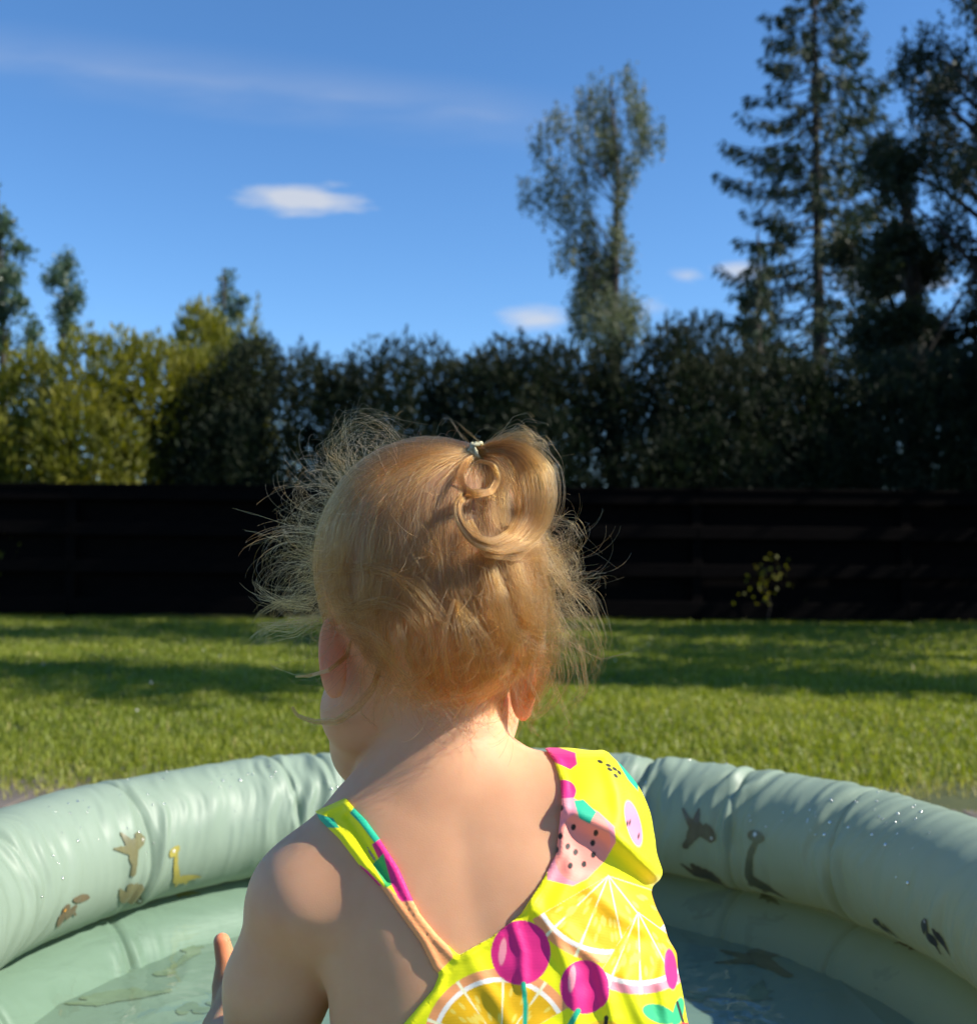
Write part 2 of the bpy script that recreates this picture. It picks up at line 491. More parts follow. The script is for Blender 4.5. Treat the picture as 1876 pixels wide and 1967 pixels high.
# shrubs of the hedge --------------------------------------------------------
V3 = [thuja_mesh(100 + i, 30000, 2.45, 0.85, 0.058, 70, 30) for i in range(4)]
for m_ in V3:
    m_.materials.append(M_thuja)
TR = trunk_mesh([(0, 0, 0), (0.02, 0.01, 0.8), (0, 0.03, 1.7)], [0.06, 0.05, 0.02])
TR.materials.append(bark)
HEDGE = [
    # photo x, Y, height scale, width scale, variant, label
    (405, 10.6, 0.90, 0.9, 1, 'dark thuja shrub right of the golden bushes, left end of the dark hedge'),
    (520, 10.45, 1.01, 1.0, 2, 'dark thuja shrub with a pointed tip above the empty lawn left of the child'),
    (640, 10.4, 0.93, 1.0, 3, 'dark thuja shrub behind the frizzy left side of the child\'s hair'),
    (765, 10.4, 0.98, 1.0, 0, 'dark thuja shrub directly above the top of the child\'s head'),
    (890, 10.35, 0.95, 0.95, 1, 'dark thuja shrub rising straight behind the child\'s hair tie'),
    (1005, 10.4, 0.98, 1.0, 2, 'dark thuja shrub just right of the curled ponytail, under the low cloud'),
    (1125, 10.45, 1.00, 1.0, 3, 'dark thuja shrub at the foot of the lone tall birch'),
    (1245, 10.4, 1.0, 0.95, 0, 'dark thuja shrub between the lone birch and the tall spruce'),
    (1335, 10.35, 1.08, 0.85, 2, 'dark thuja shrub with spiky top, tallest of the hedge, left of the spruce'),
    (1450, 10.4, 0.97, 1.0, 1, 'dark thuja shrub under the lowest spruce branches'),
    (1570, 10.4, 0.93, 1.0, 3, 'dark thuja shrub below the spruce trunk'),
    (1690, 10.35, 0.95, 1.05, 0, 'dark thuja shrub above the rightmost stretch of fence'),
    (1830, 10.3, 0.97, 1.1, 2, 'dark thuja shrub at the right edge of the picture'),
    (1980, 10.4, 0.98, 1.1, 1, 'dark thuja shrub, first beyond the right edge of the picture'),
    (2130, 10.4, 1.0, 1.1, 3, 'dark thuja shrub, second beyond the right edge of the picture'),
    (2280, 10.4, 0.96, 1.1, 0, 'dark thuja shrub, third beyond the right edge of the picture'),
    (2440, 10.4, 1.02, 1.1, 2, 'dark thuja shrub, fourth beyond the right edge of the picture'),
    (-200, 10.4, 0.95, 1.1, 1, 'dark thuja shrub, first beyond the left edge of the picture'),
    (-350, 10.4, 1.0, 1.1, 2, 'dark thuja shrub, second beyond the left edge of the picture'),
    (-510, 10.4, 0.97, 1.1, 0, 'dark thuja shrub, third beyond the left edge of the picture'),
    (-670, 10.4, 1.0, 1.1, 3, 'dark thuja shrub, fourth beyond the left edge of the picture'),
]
for px, Y, hs, ws, v, lab in HEDGE:
    Y *= FAR; hs *= FAR * (1.03 if px > 600 else 1.0); ws *= FAR
    p = at(px, 1065, Y)
    e = empty('thuja_shrub', (p[0], Y, 0), label=lab, category='shrub', group='dark hedge shrubs behind the fence')
    c_ = obj('crown', V3[v], None, e)
    c_.scale = (ws, ws, hs); c_.rotation_euler = (0, 0, v * 1.7 + px)
    t_ = obj('trunk', TR, None, e)

# golden bushes of the left, in the sun --------------------------------------
G3 = [thuja_mesh(200 + i, 24000, 2.3, 0.85, 0.07, 34, 9) for i in range(2)]
for m_ in G3:
    m_.materials.append(M_gold)
for px, Y, hs, ws, v, lab in [
    (-20, 9.75, 1.02, 0.85, 0, 'bright yellow-green bush cut by the left edge of the picture'),
    (195, 10.1, 1.10, 0.95, 1, 'sunlit yellow-green bush with the highest yellow top at the left'),
    (305, 10.6, 1.10, 0.85, 0, 'olive green bush between the yellow bush and the dark hedge'),
    (425, 11.4, 1.36, 0.9, 1, 'sunlit olive bush rising behind the left end of the dark hedge'),
]:
    Y *= FAR; hs *= FAR; ws *= FAR
    p = at(px, 1065, Y)
    e = empty('golden_shrub', (p[0], Y, 0), label=lab, category='shrub')
    c_ = obj('crown', G3[v], None, e)
    c_.scale = (ws, ws, hs); c_.rotation_euler = (0, 0, v * 2.1 + px)
    obj('trunk', TR, None, e)

# trees from clumps ----------------------------------------------------------
def clump_tree(name, label, clumps, Y, mat, trunk, tmat, n, leaf, seed, hang=0.0, depth=0.8, aspect=0.62, limb=True, up=0.0):
    """clumps: photo x, y, rx, ry; spread in depth round Y; leaves hang in strings when hang > 0"""
    Y *= FAR; leaf *= FAR; hang *= FAR; depth *= FAR
    g = np.random.default_rng(seed)
    base = at(trunk[0][0], trunk[0][1], Y); base[2] = 0.0
    e = empty(name, tuple(base), label=label, category='tree')
    sc_ = Y / FPX
    Ps, Ds, tints, cen = [], [], [], []
    area = np.array([c[2] * c[3] for c in clumps], float)
    T3 = [at(x, y, Y) for x, y, r in trunk]
    axis_x = np.mean([p[0] for p in T3])
    for (x, y, rx, ry), a in zip(clumps, area / area.sum()):
        k = max(12, int(n * a))
        c = at(x, y, Y)
        c[1] += g.uniform(-0.5, 0.5) * depth * 2
        cen.append(c)
        d = unit(g.normal(size=(k, 3))) * (g.random(k) ** 0.45)[:, None]
        r3 = np.array([rx * sc_, max(rx * sc_, depth * 0.5), ry * sc_])
        if hang > 0:
            ns = max(4, k // 14)                      # hanging strings
            st = unit(g.normal(size=(ns, 3))) * (g.random(ns) ** 0.45)[:, None]
            w = g.integers(0, ns, k)
            d = st[w] * np.array([1, 1, 0.75])
            P = c + d * r3
            drop = g.random(k) * hang
            P[:, 2] -= drop - 0.5 * hang
            P[:, :2] += g.normal(0, 0.035, (k, 2)) * (leaf / 0.07)
            D = np.array([0, 0, -1.0]) + g.normal(size=(k, 3)) * 0.55
        else:
            d = d * (0.55 + 0.75 * g.random(k))[:, None]
            P = c + d * r3
            D = d + np.array([0, 0, up]) + g.normal(size=(k, 3)) * 0.6
        Ps.append(P); Ds.append(D)
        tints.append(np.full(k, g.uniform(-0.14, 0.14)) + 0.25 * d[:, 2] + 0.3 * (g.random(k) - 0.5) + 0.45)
    P = np.concatenate(Ps); D = np.concatenate(Ds); tint = np.concatenate(tints)
    ln = leaf * g.uniform(0.6, 1.4, len(P))
    obj('crown', leaves(P - base, D, ln, ln * aspect, g, tint, 'crown'), mat, e)
    tp = np.array(T3); tr_ = np.array([t[2] for t in trunk]) * sc_
    tp = np.concatenate([[np.array([tp[0][0], Y, -0.05])], tp]); tr_ = np.concatenate([[tr_[0] * 1.25], tr_])
    limbs = []
    if limb:
        for c in cen:
            zt = c[2] - abs(c[0] - axis_x) * 0.9 - g.uniform(0.1, 0.6)
            q = np.array([np.interp(zt, tp[:, 2], tp[:, i]) for i in range(3)])
            m_ = q * 0.45 + c * 0.55 + np.array([0, 0, 0.12])
            r0 = np.interp(zt, tp[:, 2], tr_) * 0.28
            limbs.append(([q - base, m_ - base, c - base], [r0, r0 * 0.6, 0.008]))
    obj('trunk', trunk_mesh(tp - base, tr_, limbs), tmat, e)
    return e

clump_tree('birch_tree', 'lone tall birch with drooping grey-green clumps, standing alone against the sky', [
    (1160, 150, 26, 40), (1200, 165, 22, 30), (1128, 185, 22, 42), (1168, 215, 40, 60), (1228, 195, 22, 60), (1240, 255, 22, 60), (1254, 290, 9, 35),
    (1036, 258, 24, 30), (1068, 262, 30, 30), (1100, 290, 28, 34), (1006, 358, 18, 20), (1036, 372, 28, 26), (1042, 425, 6, 14), (1070, 352, 32, 44), (1130, 330, 34, 60),
    (1092, 400, 44, 44), (1128, 440, 36, 60), (1180, 300, 30, 44), (1206, 330, 22, 40), (1086, 490, 30, 36), (1134, 510, 36, 56), (1180, 470, 24, 40),
    (1200, 500, 18, 34), (1160, 560, 48, 46), (1112, 560, 26, 36), (1170, 610, 56, 40), (1130, 625, 44, 40), (1215, 625, 36, 34), (1186, 380, 24, 44), (1190, 430, 22, 40), (1160, 290, 30, 40), (1214, 250, 20, 40), (1160, 655, 62, 40), (1192, 600, 46, 50), (1128, 600, 40, 44), (1138, 545, 40, 50), (1165, 500, 44, 50)],
    25.0, M_birch, [(1182, 700, 12), (1180, 560, 9), (1184, 420, 6), (1186, 320, 4.5), (1172, 160, 2)], bark, 23000, 0.075, 41, hang=0.75, depth=0.9)
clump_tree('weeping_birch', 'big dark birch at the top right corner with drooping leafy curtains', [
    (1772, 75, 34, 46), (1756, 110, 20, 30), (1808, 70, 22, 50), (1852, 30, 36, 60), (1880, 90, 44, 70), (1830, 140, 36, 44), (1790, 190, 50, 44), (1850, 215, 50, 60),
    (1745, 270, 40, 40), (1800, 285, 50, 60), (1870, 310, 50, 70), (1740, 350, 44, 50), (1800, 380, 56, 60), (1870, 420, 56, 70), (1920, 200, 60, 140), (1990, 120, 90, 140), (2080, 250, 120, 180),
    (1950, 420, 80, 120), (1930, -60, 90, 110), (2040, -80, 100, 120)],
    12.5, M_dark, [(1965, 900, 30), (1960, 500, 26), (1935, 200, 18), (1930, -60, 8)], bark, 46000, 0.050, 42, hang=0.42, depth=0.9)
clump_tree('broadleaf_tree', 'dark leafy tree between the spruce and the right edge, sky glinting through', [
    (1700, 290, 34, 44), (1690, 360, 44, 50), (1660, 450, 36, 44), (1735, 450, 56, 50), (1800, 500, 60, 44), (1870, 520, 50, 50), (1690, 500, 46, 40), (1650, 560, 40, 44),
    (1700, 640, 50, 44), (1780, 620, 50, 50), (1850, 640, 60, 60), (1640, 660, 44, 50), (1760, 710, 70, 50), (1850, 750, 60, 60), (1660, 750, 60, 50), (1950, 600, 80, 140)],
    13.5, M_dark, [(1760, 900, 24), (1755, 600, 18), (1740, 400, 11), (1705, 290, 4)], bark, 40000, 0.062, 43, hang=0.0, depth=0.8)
clump_tree('young_aspen', 'bluish young aspen cut by the left edge, tallest of the left saplings', [
    (-8, 372, 20, 34), (12, 440, 18, 34), (-20, 470, 30, 40), (20, 470, 26, 20), (-4, 530, 30, 40), (34, 545, 24, 30), (10, 600, 30, 36), (48, 590, 22, 22), (52, 640, 16, 40), (-10, 660, 40, 40), (64, 690, 18, 30)],
    13.0, M_aspen, [(6, 900, 9), (6, 700, 7), (2, 500, 5), (-6, 360, 2)], bark, 5200, 0.055, 44, hang=0, depth=0.35, up=0.5)
clump_tree('young_aspen', 'slim feathery sapling standing alone between the left edge and the golden bushes', [
    (126, 510, 22, 34), (120, 545, 26, 30), (140, 570, 24, 34), (122, 600, 26, 34), (128, 640, 20, 34), (120, 680, 14, 30)],
    14.0, M_aspen, [(118, 900, 6), (120, 700, 5), (124, 560, 3), (128, 490, 1.5)], bark, 3000, 0.048, 45, hang=0, depth=0.25, up=0.6)
clump_tree('young_aspen', 'small leafy sapling top above the olive bush left of the cloud', [
    (430, 530, 14, 22), (425, 565, 24, 24), (442, 600, 26, 26), (462, 580, 16, 12), (420, 620, 28, 22), (475, 577, 8, 8), (432, 650, 40, 26), (420, 685, 50, 26), (455, 670, 40, 24)],
    14.0, M_aspen, [(432, 900, 5), (432, 700, 4), (430, 600, 3), (430, 515, 1.2)], bark, 3200, 0.048, 46, hang=0, depth=0.25, up=0.5)
# off to the right, the row goes on; its shade falls across the hedge and the lawn
clump_tree('garden_tree', 'leafy tree of the right-hand garden row, shading the lawn', [
    (2350, 250, 160, 160), (2550, 150, 170, 170), (2450, -50, 150, 150), (2650, 350, 150, 170), (2450, 420, 190, 140), (2700, 120, 140, 150)],
    9.8, M_dark, [(2500, 1000, 40), (2500, 600, 34), (2500, 200, 20), (2480, -60, 8)], bark, 9000, 0.14, 47, depth=1.2)

# slim trees beside the lawn at the right, out of view, whose shade crosses the grass
def shade_tree(label, X, Y, z0, z1, w, seed, n):
    clump_tree('garden_tree', label, [(CX + (X + 0.3 * w * math.sin(i * 2.1)) / Y * FPX, 1065 - (z - CAM_H) / Y * FPX, w * (1 - 0.35 * (i % 2)) / Y * FPX, 0.75 / Y * FPX) for i, z in enumerate(np.arange(z0, z1, 0.75))],
        Y / FAR, M_dark, [(CX + X / Y * FPX, 1200, 0.12 / Y * FPX), (CX + X / Y * FPX, 1065 - (z0 - CAM_H) / Y * FPX, 0.10 / Y * FPX), (CX + X / Y * FPX, 1065 - (z1 - CAM_H) / Y * FPX, 0.02 / Y * FPX)], bark, n, 0.13, seed, depth=w * 0.8)
shade_tree('slim tree beside the lawn, nearer one out of the picture to the right', 6.4, 4.5, 1.6, 9.8, 0.80, 48, 6200)
shade_tree('slim tree beside the lawn, farther one out of the picture to the right', 6.9, 6.9, 1.6, 9.4, 1.0, 49, 5600)
shade_tree('leafy tree beside the far lawn corner, out of the picture to the right', 7.2, 8.7, 1.4, 9.5, 1.0, 50, 8000)

# spruce ---------------------------------------------------------------------
def spruce(label, px_top, px_base, Y, ytop, ybase, seed, spread, nb=250):
    Y *= FAR
    g = np.random.default_rng(seed)
    sc_ = Y / FPX
    T = at(px_top, ytop, Y); B = at(px_base, ybase, Y)
    base = np.array([B[0], Y, 0.0])
    e = empty('spruce_tree', tuple(base), label=label, category='tree')
    H = T[2]
    Ps, Ds, tn, tubes = [], [], [], []
    for i in range(nb):
        f = (i + g.random()) / nb                          # 0 at the bottom
        z = 1.6 + (H - 1.7) * f
        L_ = np.interp(f, [0, 0.25, 0.6, 0.9, 1], spread) * g.uniform(0.55, 1.12)
        a = i * 2.399 + g.normal(0, 0.3)
        out = np.array([math.cos(a), math.sin(a), 0])
        root = np.array([np.interp(z, [0, H], [0, T[0] - B[0]]), 0, z])
        t = np.linspace(0, 1, 7)
        droop = g.uniform(0.10, 0.30)
        pts = root + out * (t * L_)[:, None] + np.array([0, 0, 1.0]) * (L_ * (-droop * 2.2 * t + droop * 2.3 * t ** 2.4))[:, None]
        tubes.append(tube_arr(pts, np.linspace(0.020, 0.004, 7) * (0.5 + L_ / 2.4), 4))
        k = int(90 * L_ / 1.4) + 8
        tt = g.uniform(0.28, 1.0, k) ** 0.75
        q = np.stack([np.interp(tt, t, pts[:, j]) for j in range(3)], 1)
        side = np.array([-out[1], out[0], 0])
        w = g.normal(0, 0.15, k) * (1.15 - tt) * L_ * 0.9
        q += side * w[:, None] + np.array([0, 0, -1.0]) * (g.random(k) ** 1.5 * 0.20)[:, None]
        D = out * 0.55 + side * np.sign(w)[:, None] * 0.4 + np.array([0, 0, -0.75]) + g.normal(size=(k, 3)) * 0.3
        Ps.append(q); Ds.append(D); tn.append(g.uniform(0.1, 0.7, k) + 0.2 * f)
    P = np.concatenate(Ps); D = np.concatenate(Ds); tint = np.concatenate(tn)
    ln = 0.17 * g.uniform(0.6, 1.3, len(P))
    obj('crown', leaves(P, D, ln, ln * 0.30, g, tint, 'crown'), M_spruce, e)
    tp = np.array([[0, 0, -0.05], [np.interp(H * 0.4, [0, H], [0, T[0] - B[0]]), 0, H * 0.4], [T[0] - B[0], 0, H]])
    obj('trunk', trunk_mesh(tp, [0.17, 0.115, 0.02]), bark, e)
    obj('branches', mesh_np('branches', *join_arr(tubes)), bark, e)
spruce('tall sparse spruce with a straight dark trunk reaching out of the picture top', 1561, 1578, 19.0, -130, 700, 61, [2.35, 2.25, 1.95, 0.85, 0.15])
spruce('smaller spruce leaning into the gap left of the tall spruce trunk', 1455, 1452, 17.0, 450, 800, 62, [1.0, 0.85, 0.55, 0.25, 0.06], 90)

# ivy that has climbed through the fence, its sunlit look put into the golden leaf colour
def ivy(label, px, py, rx, ry, n, seed):
    g = np.random.default_rng(seed)
    c = at(px, py, FY - 0.05); base = np.array([c[0], FY - 0.05, 0.0])
    e = empty('ivy_vine', tuple(base), label=label, category='ivy')
    P = c + g.normal(size=(n, 3)) * np.array([rx, 0.6, ry]) * FY / FPX * 0.5
    P[:, 1] = FY - 0.04 - 0.07 * g.random(n)
    ln = 0.045 * g.uniform(0.6, 1.3, n)
    obj('leaves', leaves(P - base, g.normal(size=(n, 3)) + np.array([0, -0.8, 0]), ln, ln * 0.8, g, 0.3 + 0.6 * g.random(n), 'leaves'), M_gold, e)
    obj('stem', mesh_np('stem', *tube_arr([(0, 0, -0.02), (0.05, 0, c[2] * 0.5), (-0.03, 0.0, c[2]), (0.02, 0.0, c[2] + 0.15)], [0.004, 0.0035, 0.003, 0.002], 6)), bark, e)
ivy('small ivy with yellow-green leaves on the dark fence right of the child', 1470, 1120, 60, 52, 60, 91)
# ------------------------------------------------------------------ inflatable pool
PC = np.array([-0.004, 1.063]); PRAD = 0.53; TR_H = 0.076; TRV = (0.078, 0.102)
RING_Z = (0.282, 0.103); WATER_Z = 0.207; FLOOR_Z = 0.152
def on_plane(px, py, z):
    d = at(px, py, 1.0) - CP
    return CP + d * ((z - CAM_H) / d[2])
def ang_of(px, py, z=0.358):
    p = on_plane(px, py, z)
    return math.atan2(p[1] - PC[1], p[0] - PC[0])
SEAM = sorted([ang_of(155, 1496), ang_of(588, 1434), ang_of(1268, 1452), ang_of(1447, 1480), ang_of(1685, 1523)] + [-0.15, -0.62, -1.1, -1.6, -2.1, -2.6, 3.02, 1.72 + 0.42])
SEAM = np.array(SEAM)
LRING = np.array([s + 0.02 for s in SEAM])
def seam_dist(th, seams):
    d = np.abs((th[..., None] - seams + np.pi) % (2 * np.pi) - np.pi)
    return d.min(-1) * PRAD
def ring_disp(th, ph, seed, seams, amp):
    sd = seam_dist(th + 0.012 * np.sin(ph * 2 + seed), seams)
    groove = -0.0040 * np.exp(-(sd / 0.0034) ** 2) - 0.0018 * np.exp(-(sd / 0.014) ** 2)
    lip = 0.0010 * np.exp(-((sd - 0.011) / 0.004) ** 2)
    u = th * PRAD
    wv = np.sin(ph) * 0.010 + 0.008 * noise2(u * 9 + 50, ph * 2.0 + 7, seed + 3)
    # gathers run across the tube; strongest beside the seams and on the inner upper face
    w1 = noise2((u + wv) * 62 + 300, ph * 1.1 + 11, seed, 512, 64)
    w2 = noise2((u + wv * 1.4) * 115 + 300, ph * 1.6 + 5, seed + 1, 1024, 64)
    w1 = np.sign(w1) * np.abs(w1) ** 0.8
    env = 0.25 + 0.9 * np.exp(-(sd / 0.05) ** 2) + 0.9 * np.clip(noise2(u * 5 + 90, ph * 0.9 + 3, seed + 2), 0, 1)
    face = 0.35 + 0.65 * np.exp(-(((ph - 2.55 + np.pi) % (2 * np.pi) - np.pi) / 0.95) ** 2)
    return groove + lip + amp * env * face * (0.0021 * w1 + 0.0010 * w2) + 0.0022 * noise2(u * 7 + 40, ph * 1.5 + 9, seed + 9)
def ring_point(th, ph, zc, seed, amp, off=0.0):
    seams = SEAM if zc > 0.2 else LRING
    d = ring_disp(th, ph, seed, seams, amp) + off
    rh = PRAD + (TR_H + d) * np.cos(ph)
    return np.stack([PC[0] + rh * np.cos(th), PC[1] + rh * np.sin(th), zc + ((TRV[0] if zc > 0.2 else TRV[1]) + d) * np.sin(ph)], -1)

vinyl, tr, b = mat_new('pool_vinyl')
c, n_, src = noise_col(tr, b, (0.275, 0.362, 0.280), (0.302, 0.390, 0.305), 5, 3, 0.5)
b.inputs['Roughness'].default_value = 0.46
b.inputs['Specular IOR Level'].default_value = 0.34
tl = N(tr, 'ShaderNodeBsdfTranslucent', i_Color=(0.55, 0.58, 0.36, 1))
mxs = N(tr, 'ShaderNodeMixShader', i_0=0.27)
tr.links.new(b.outputs[0], mxs.inputs[1]); tr.links.new(tl.outputs[0], mxs.inputs[2])
tr.links.new(mxs.outputs[0], tr.nodes['Material Output'].inputs[0])
bump(tr, b, src, 38, 0.12, 0.004, 3)

pool = empty('paddling_pool', (PC[0], PC[1], 0), label='round sage green inflatable paddling pool with dinosaur prints around the child', category='paddling pool')
PL = np.array([PC[0], PC[1], 0])
nth, nph = 2000, 88
th = np.arange(nth) / nth * 2 * np.pi - np.pi
ph = np.arange(nph) / nph * 2 * np.pi
TH, PH = np.meshgrid(th, ph, indexing='ij')
idx = np.arange(nth * nph).reshape(nth, nph)
F = np.stack([idx, np.roll(idx, -1, 0), np.roll(np.roll(idx, -1, 0), -1, 1), np.roll(idx, -1, 1)], -1).reshape(-1, 4)
RINGS = []
for zc, seed, amp, nm in ((RING_Z[0], 71, 2.5, 'upper_ring'), (RING_Z[1], 75, 0.5, 'lower_ring')):
    V = ring_point(TH, PH, zc, seed, amp).reshape(-1, 3)
    RINGS.append(obj(nm, mesh_np(nm, V - PL, F), vinyl, pool))
# floor with soft wrinkles
nr, na = 170, 520
rr = np.sqrt(np.linspace(1e-7, 1, nr)) * 0.505
aa = np.arange(na) / na * 2 * np.pi
R2, A2 = np.meshgrid(rr, aa, indexing='ij')
FX, FYY = R2 * np.cos(A2), R2 * np.sin(A2)
def floor_z(x, y):
    r1 = 1 - np.abs(noise2(x * 5 + 30, y * 5 + 30, 81)); r2 = 1 - np.abs(noise2(x * 11 + 30, y * 9 + 20, 82))
    return FLOOR_Z + 0.004 * r1 ** 6 + 0.0025 * r2 ** 8 + 0.002 * noise2(x * 3 + 9, y * 3 + 9, 83)
idx = np.arange(nr * na).reshape(nr, na)
F = np.stack([idx[:-1], idx[1:], np.roll(idx, -1, 1)[1:], np.roll(idx, -1, 1)[:-1]], -1).reshape(-1, 4)
floor_o = obj('pool_floor', mesh_np('pool_floor', np.stack([FX, FYY, floor_z(FX, FYY)], -1).reshape(-1, 3), F), vinyl, pool)

# printed dinosaurs: flat print, thin pieces that follow the vinyl --------------------------------
def pm(name, col):
    m, tr, b = mat_new(name)
    noise_col(tr, b, tuple(0.8 * c for c in col), col, 60, 4)
    b.inputs['Roughness'].default_value = 0.35
    return m
P_BROWN = pm('print_brown', (0.150, 0.115, 0.062)); P_OLIVE = pm('print_olive', (0.17, 0.16, 0.075)); P_YEL = pm('print_yellow', (0.36, 0.31, 0.06))
P_DARK = pm('print_dark', (0.070, 0.070, 0.058)); P_WHITE = pm('print_white', (0.7, 0.68, 0.6)); P_ORG = pm('print_orange', (0.62, 0.30, 0.05)); P_PALE = pm('print_pale', (0.215, 0.265, 0.165))
def seg(u, v, a, b_, r0, r1):
    ax, ay = a; bx, by = b_
    dx, dy = bx - ax, by - ay
    t = np.clip(((u - ax) * dx + (v - ay) * dy) / (dx * dx + dy * dy), 0, 1)
    return np.hypot(u - ax - t * dx, v - ay - t * dy) - (r0 + (r1 - r0) * t)
def ell(u, v, c, rx, ry, a=0.0):
    x = (u - c[0]) * math.cos(a) + (v - c[1]) * math.sin(a); y = -(u - c[0]) * math.sin(a) + (v - c[1]) * math.cos(a)
    return (np.hypot(x / rx, y / ry) - 1) * min(rx, ry)
def d_flyer(u, v):
    d = ell(u, v, (0.0, -0.05), 0.16, 0.30, -0.5)
    for s in (seg(u, v, (-0.05, 0.05), (-0.42, 0.42), 0.12, 0.02), seg(u, v, (0.0, 0.05), (-0.02, 0.52), 0.13, 0.03), seg(u, v, (-0.05, -0.2), (-0.22, -0.5), 0.10, 0.08),
              seg(u, v, (0.10, 0.0), (0.42, -0.12), 0.10, 0.08), ell(u, v, (0.38, 0.06), 0.24, 0.12, -0.8)):
        d = np.minimum(d, s)
    return d
def d_long(u, v):
    d = ell(u, v, (0.12, -0.36), 0.26, 0.12, -0.1)
    for s in (seg(u, v, (-0.06, -0.32), (-0.20, 0.1), 0.085, 0.055), seg(u, v, (-0.20, 0.1), (-0.22, 0.36), 0.055, 0.05), ell(u, v, (-0.27, 0.42), 0.16, 0.10, 0.5),
              seg(u, v, (0.3, -0.36), (0.62, -0.42), 0.09, 0.01), seg(u, v, (0.02, -0.4), (0.0, -0.52), 0.05, 0.04), seg(u, v, (0.24, -0.4), (0.26, -0.52), 0.05, 0.04)):
        d = np.minimum(d, s)
    return d
def d_steg(u, v):
    d = np.maximum(ell(u, v, (0.0, -0.12), 0.40, 0.24, -0.18), -(v + 0.30 + 0.2 * u))
    for i, t in enumerate(np.linspace(-0.3, 0.26, 5)):
        d = np.minimum(d, ell(u, v, (t, 0.12 - 0.22 * t - 0.5 * t * t), 0.085, 0.11, 0.3 - t))
    d = np.minimum(d, seg(u, v, (-0.3, -0.1), (-0.62, 0.10), 0.10, 0.01))
    return np.minimum(d, seg(u, v, (0.3, -0.22), (0.55, -0.34), 0.11, 0.06))
def d_bird(u, v):
    d = ell(u, v, (-0.05, -0.1), 0.20, 0.15, 0.2)
    for s in (ell(u, v, (-0.22, 0.18), 0.13, 0.13), seg(u, v, (-0.2, 0.1), (-0.1, -0.1), 0.08, 0.1), ell(u, v, (-0.38, 0.0), 0.12, 0.2, -0.3),
              ell(u, v, (0.30, 0.0), 0.36, 0.10, -0.75), seg(u, v, (0.05, -0.2), (0.12, -0.42), 0.05, 0.02)):
        d = np.minimum(d, s)
    return d
EYE = {d_long: (-0.30, 0.44), d_steg: (0.48, -0.28), d_bird: (-0.27, 0.22), d_flyer: (0.46, -0.06)}
def hit_ring(px, py, zc):
    d = at(px, py, 1.0) - CP
    d /= np.linalg.norm(d); t = 0.7
    for _ in range(80):
        p = CP + d * t
        q = np.hypot(np.hypot(p[0] - PC[0], p[1] - PC[1]) - PRAD, p[2] - zc) - TR_H
        t += q * 0.8
    return math.atan2(p[1] - PC[1], p[0] - PC[0]), math.atan2((p[2] - zc), np.hypot(p[0] - PC[0], p[1] - PC[1]) - PRAD)
def decal(shape, mat, px, py, size, ring, rot=0.0, flip=1, eye=P_WHITE, step=0.0011):
    size *= 0.92
    zc = RING_Z[ring]; seed, amp = ((71, 2.5), (75, 0.5))[ring]
    t0, p0 = hit_ring(px, py, zc)
    n = int(size * 1.5 / step)
    a = (np.arange(n + 1) - n / 2) * step
    U, W = np.meshgrid(a, a, indexing='ij')
    def build(fn, m, parent, off, nm):
        u = (U * math.cos(rot) + W * math.sin(rot)) / size * flip; v = (-U * math.sin(rot) + W * math.cos(rot)) / size
        inside = fn(u, v)
        # on the inner wall, screen right is towards smaller angle
        T_ = t0 - U / (PRAD + TR_H * math.cos(p0)); P_ = (p0 - W / TRV[ring]) % (2 * np.pi)
        V = ring_point(T_, P_, zc, seed, amp, off).reshape(-1, 3) - PL
        k = (n + 1)
        ix = np.arange(k * k).reshape(k, k)
        Fq = np.stack([ix[:-1, :-1], ix[:-1, 1:], ix[1:, 1:], ix[1:, :-1]], -1)
        cen = (inside[:-1, :-1] + inside[1:, 1:] + inside[1:, :-1] + inside[:-1, 1:]) / 4
        Fq = Fq[cen < 0].reshape(-1, 4)
        used, inv = np.unique(Fq.ravel(), return_inverse=True)
        return obj(nm, mesh_np(nm, V[used], inv.reshape(-1, 4)[:, ::-1]), m, parent)
    build(shape, mat, RINGS[ring], 0.0013, 'dinosaur_print')
    if eye is not None and shape in EYE:
        ex, ey = EYE[shape]
        build(lambda u, v: np.hypot(u - ex, v - ey) - 0.036, eye, RINGS[ring], 0.0019, 'eye_print')
decal(d_flyer, P_OLIVE, 252, 1634, 0.052, 0, 0.5)
decal(d_long, P_YEL, 352, 1665, 0.060, 0, 0.0)
decal(d_steg, P_OLIVE, 258, 1712, 0.055, 0, -0.3, 1)
decal(d_bird, P_BROWN, 138, 1742, 0.050, 0, 0.5, 1, P_ORG)
decal(d_flyer, P_BROWN, 1334, 1595, 0.056, 0, -0.15)
decal(d_steg, P_BROWN, 1358, 1677, 0.064, 0, -0.25)
decal(d_long, P_OLIVE, 1455, 1662, 0.080, 0, -0.55)
decal(d_bird, P_DARK, 1795, 1796, 0.046, 0, -0.25)
decal(d_bird, P_DARK, 1698, 1778, 0.034, 0, -0.2, 1)
decal(d_long, P_YEL, 338, 1752, 0.055, 1, -0.3, 1, None)
decal(d_bird, P_OLIVE, 88, 1808, 0.040, 1, 0.5, 1, P_ORG)
decal(d_steg, P_OLIVE, 1385, 1728, 0.056, 1, -0.2, 1, None)
decal(d_long, P_OLIVE, 1485, 1756, 0.055, 1, -0.3, 1, None)
decal(d_bird, P_BROWN, 1742, 1858, 0.042, 1, -0.3, -1)
decal(d_bird, P_DARK, 1832, 1868, 0.040, 1, -0.3, 1)
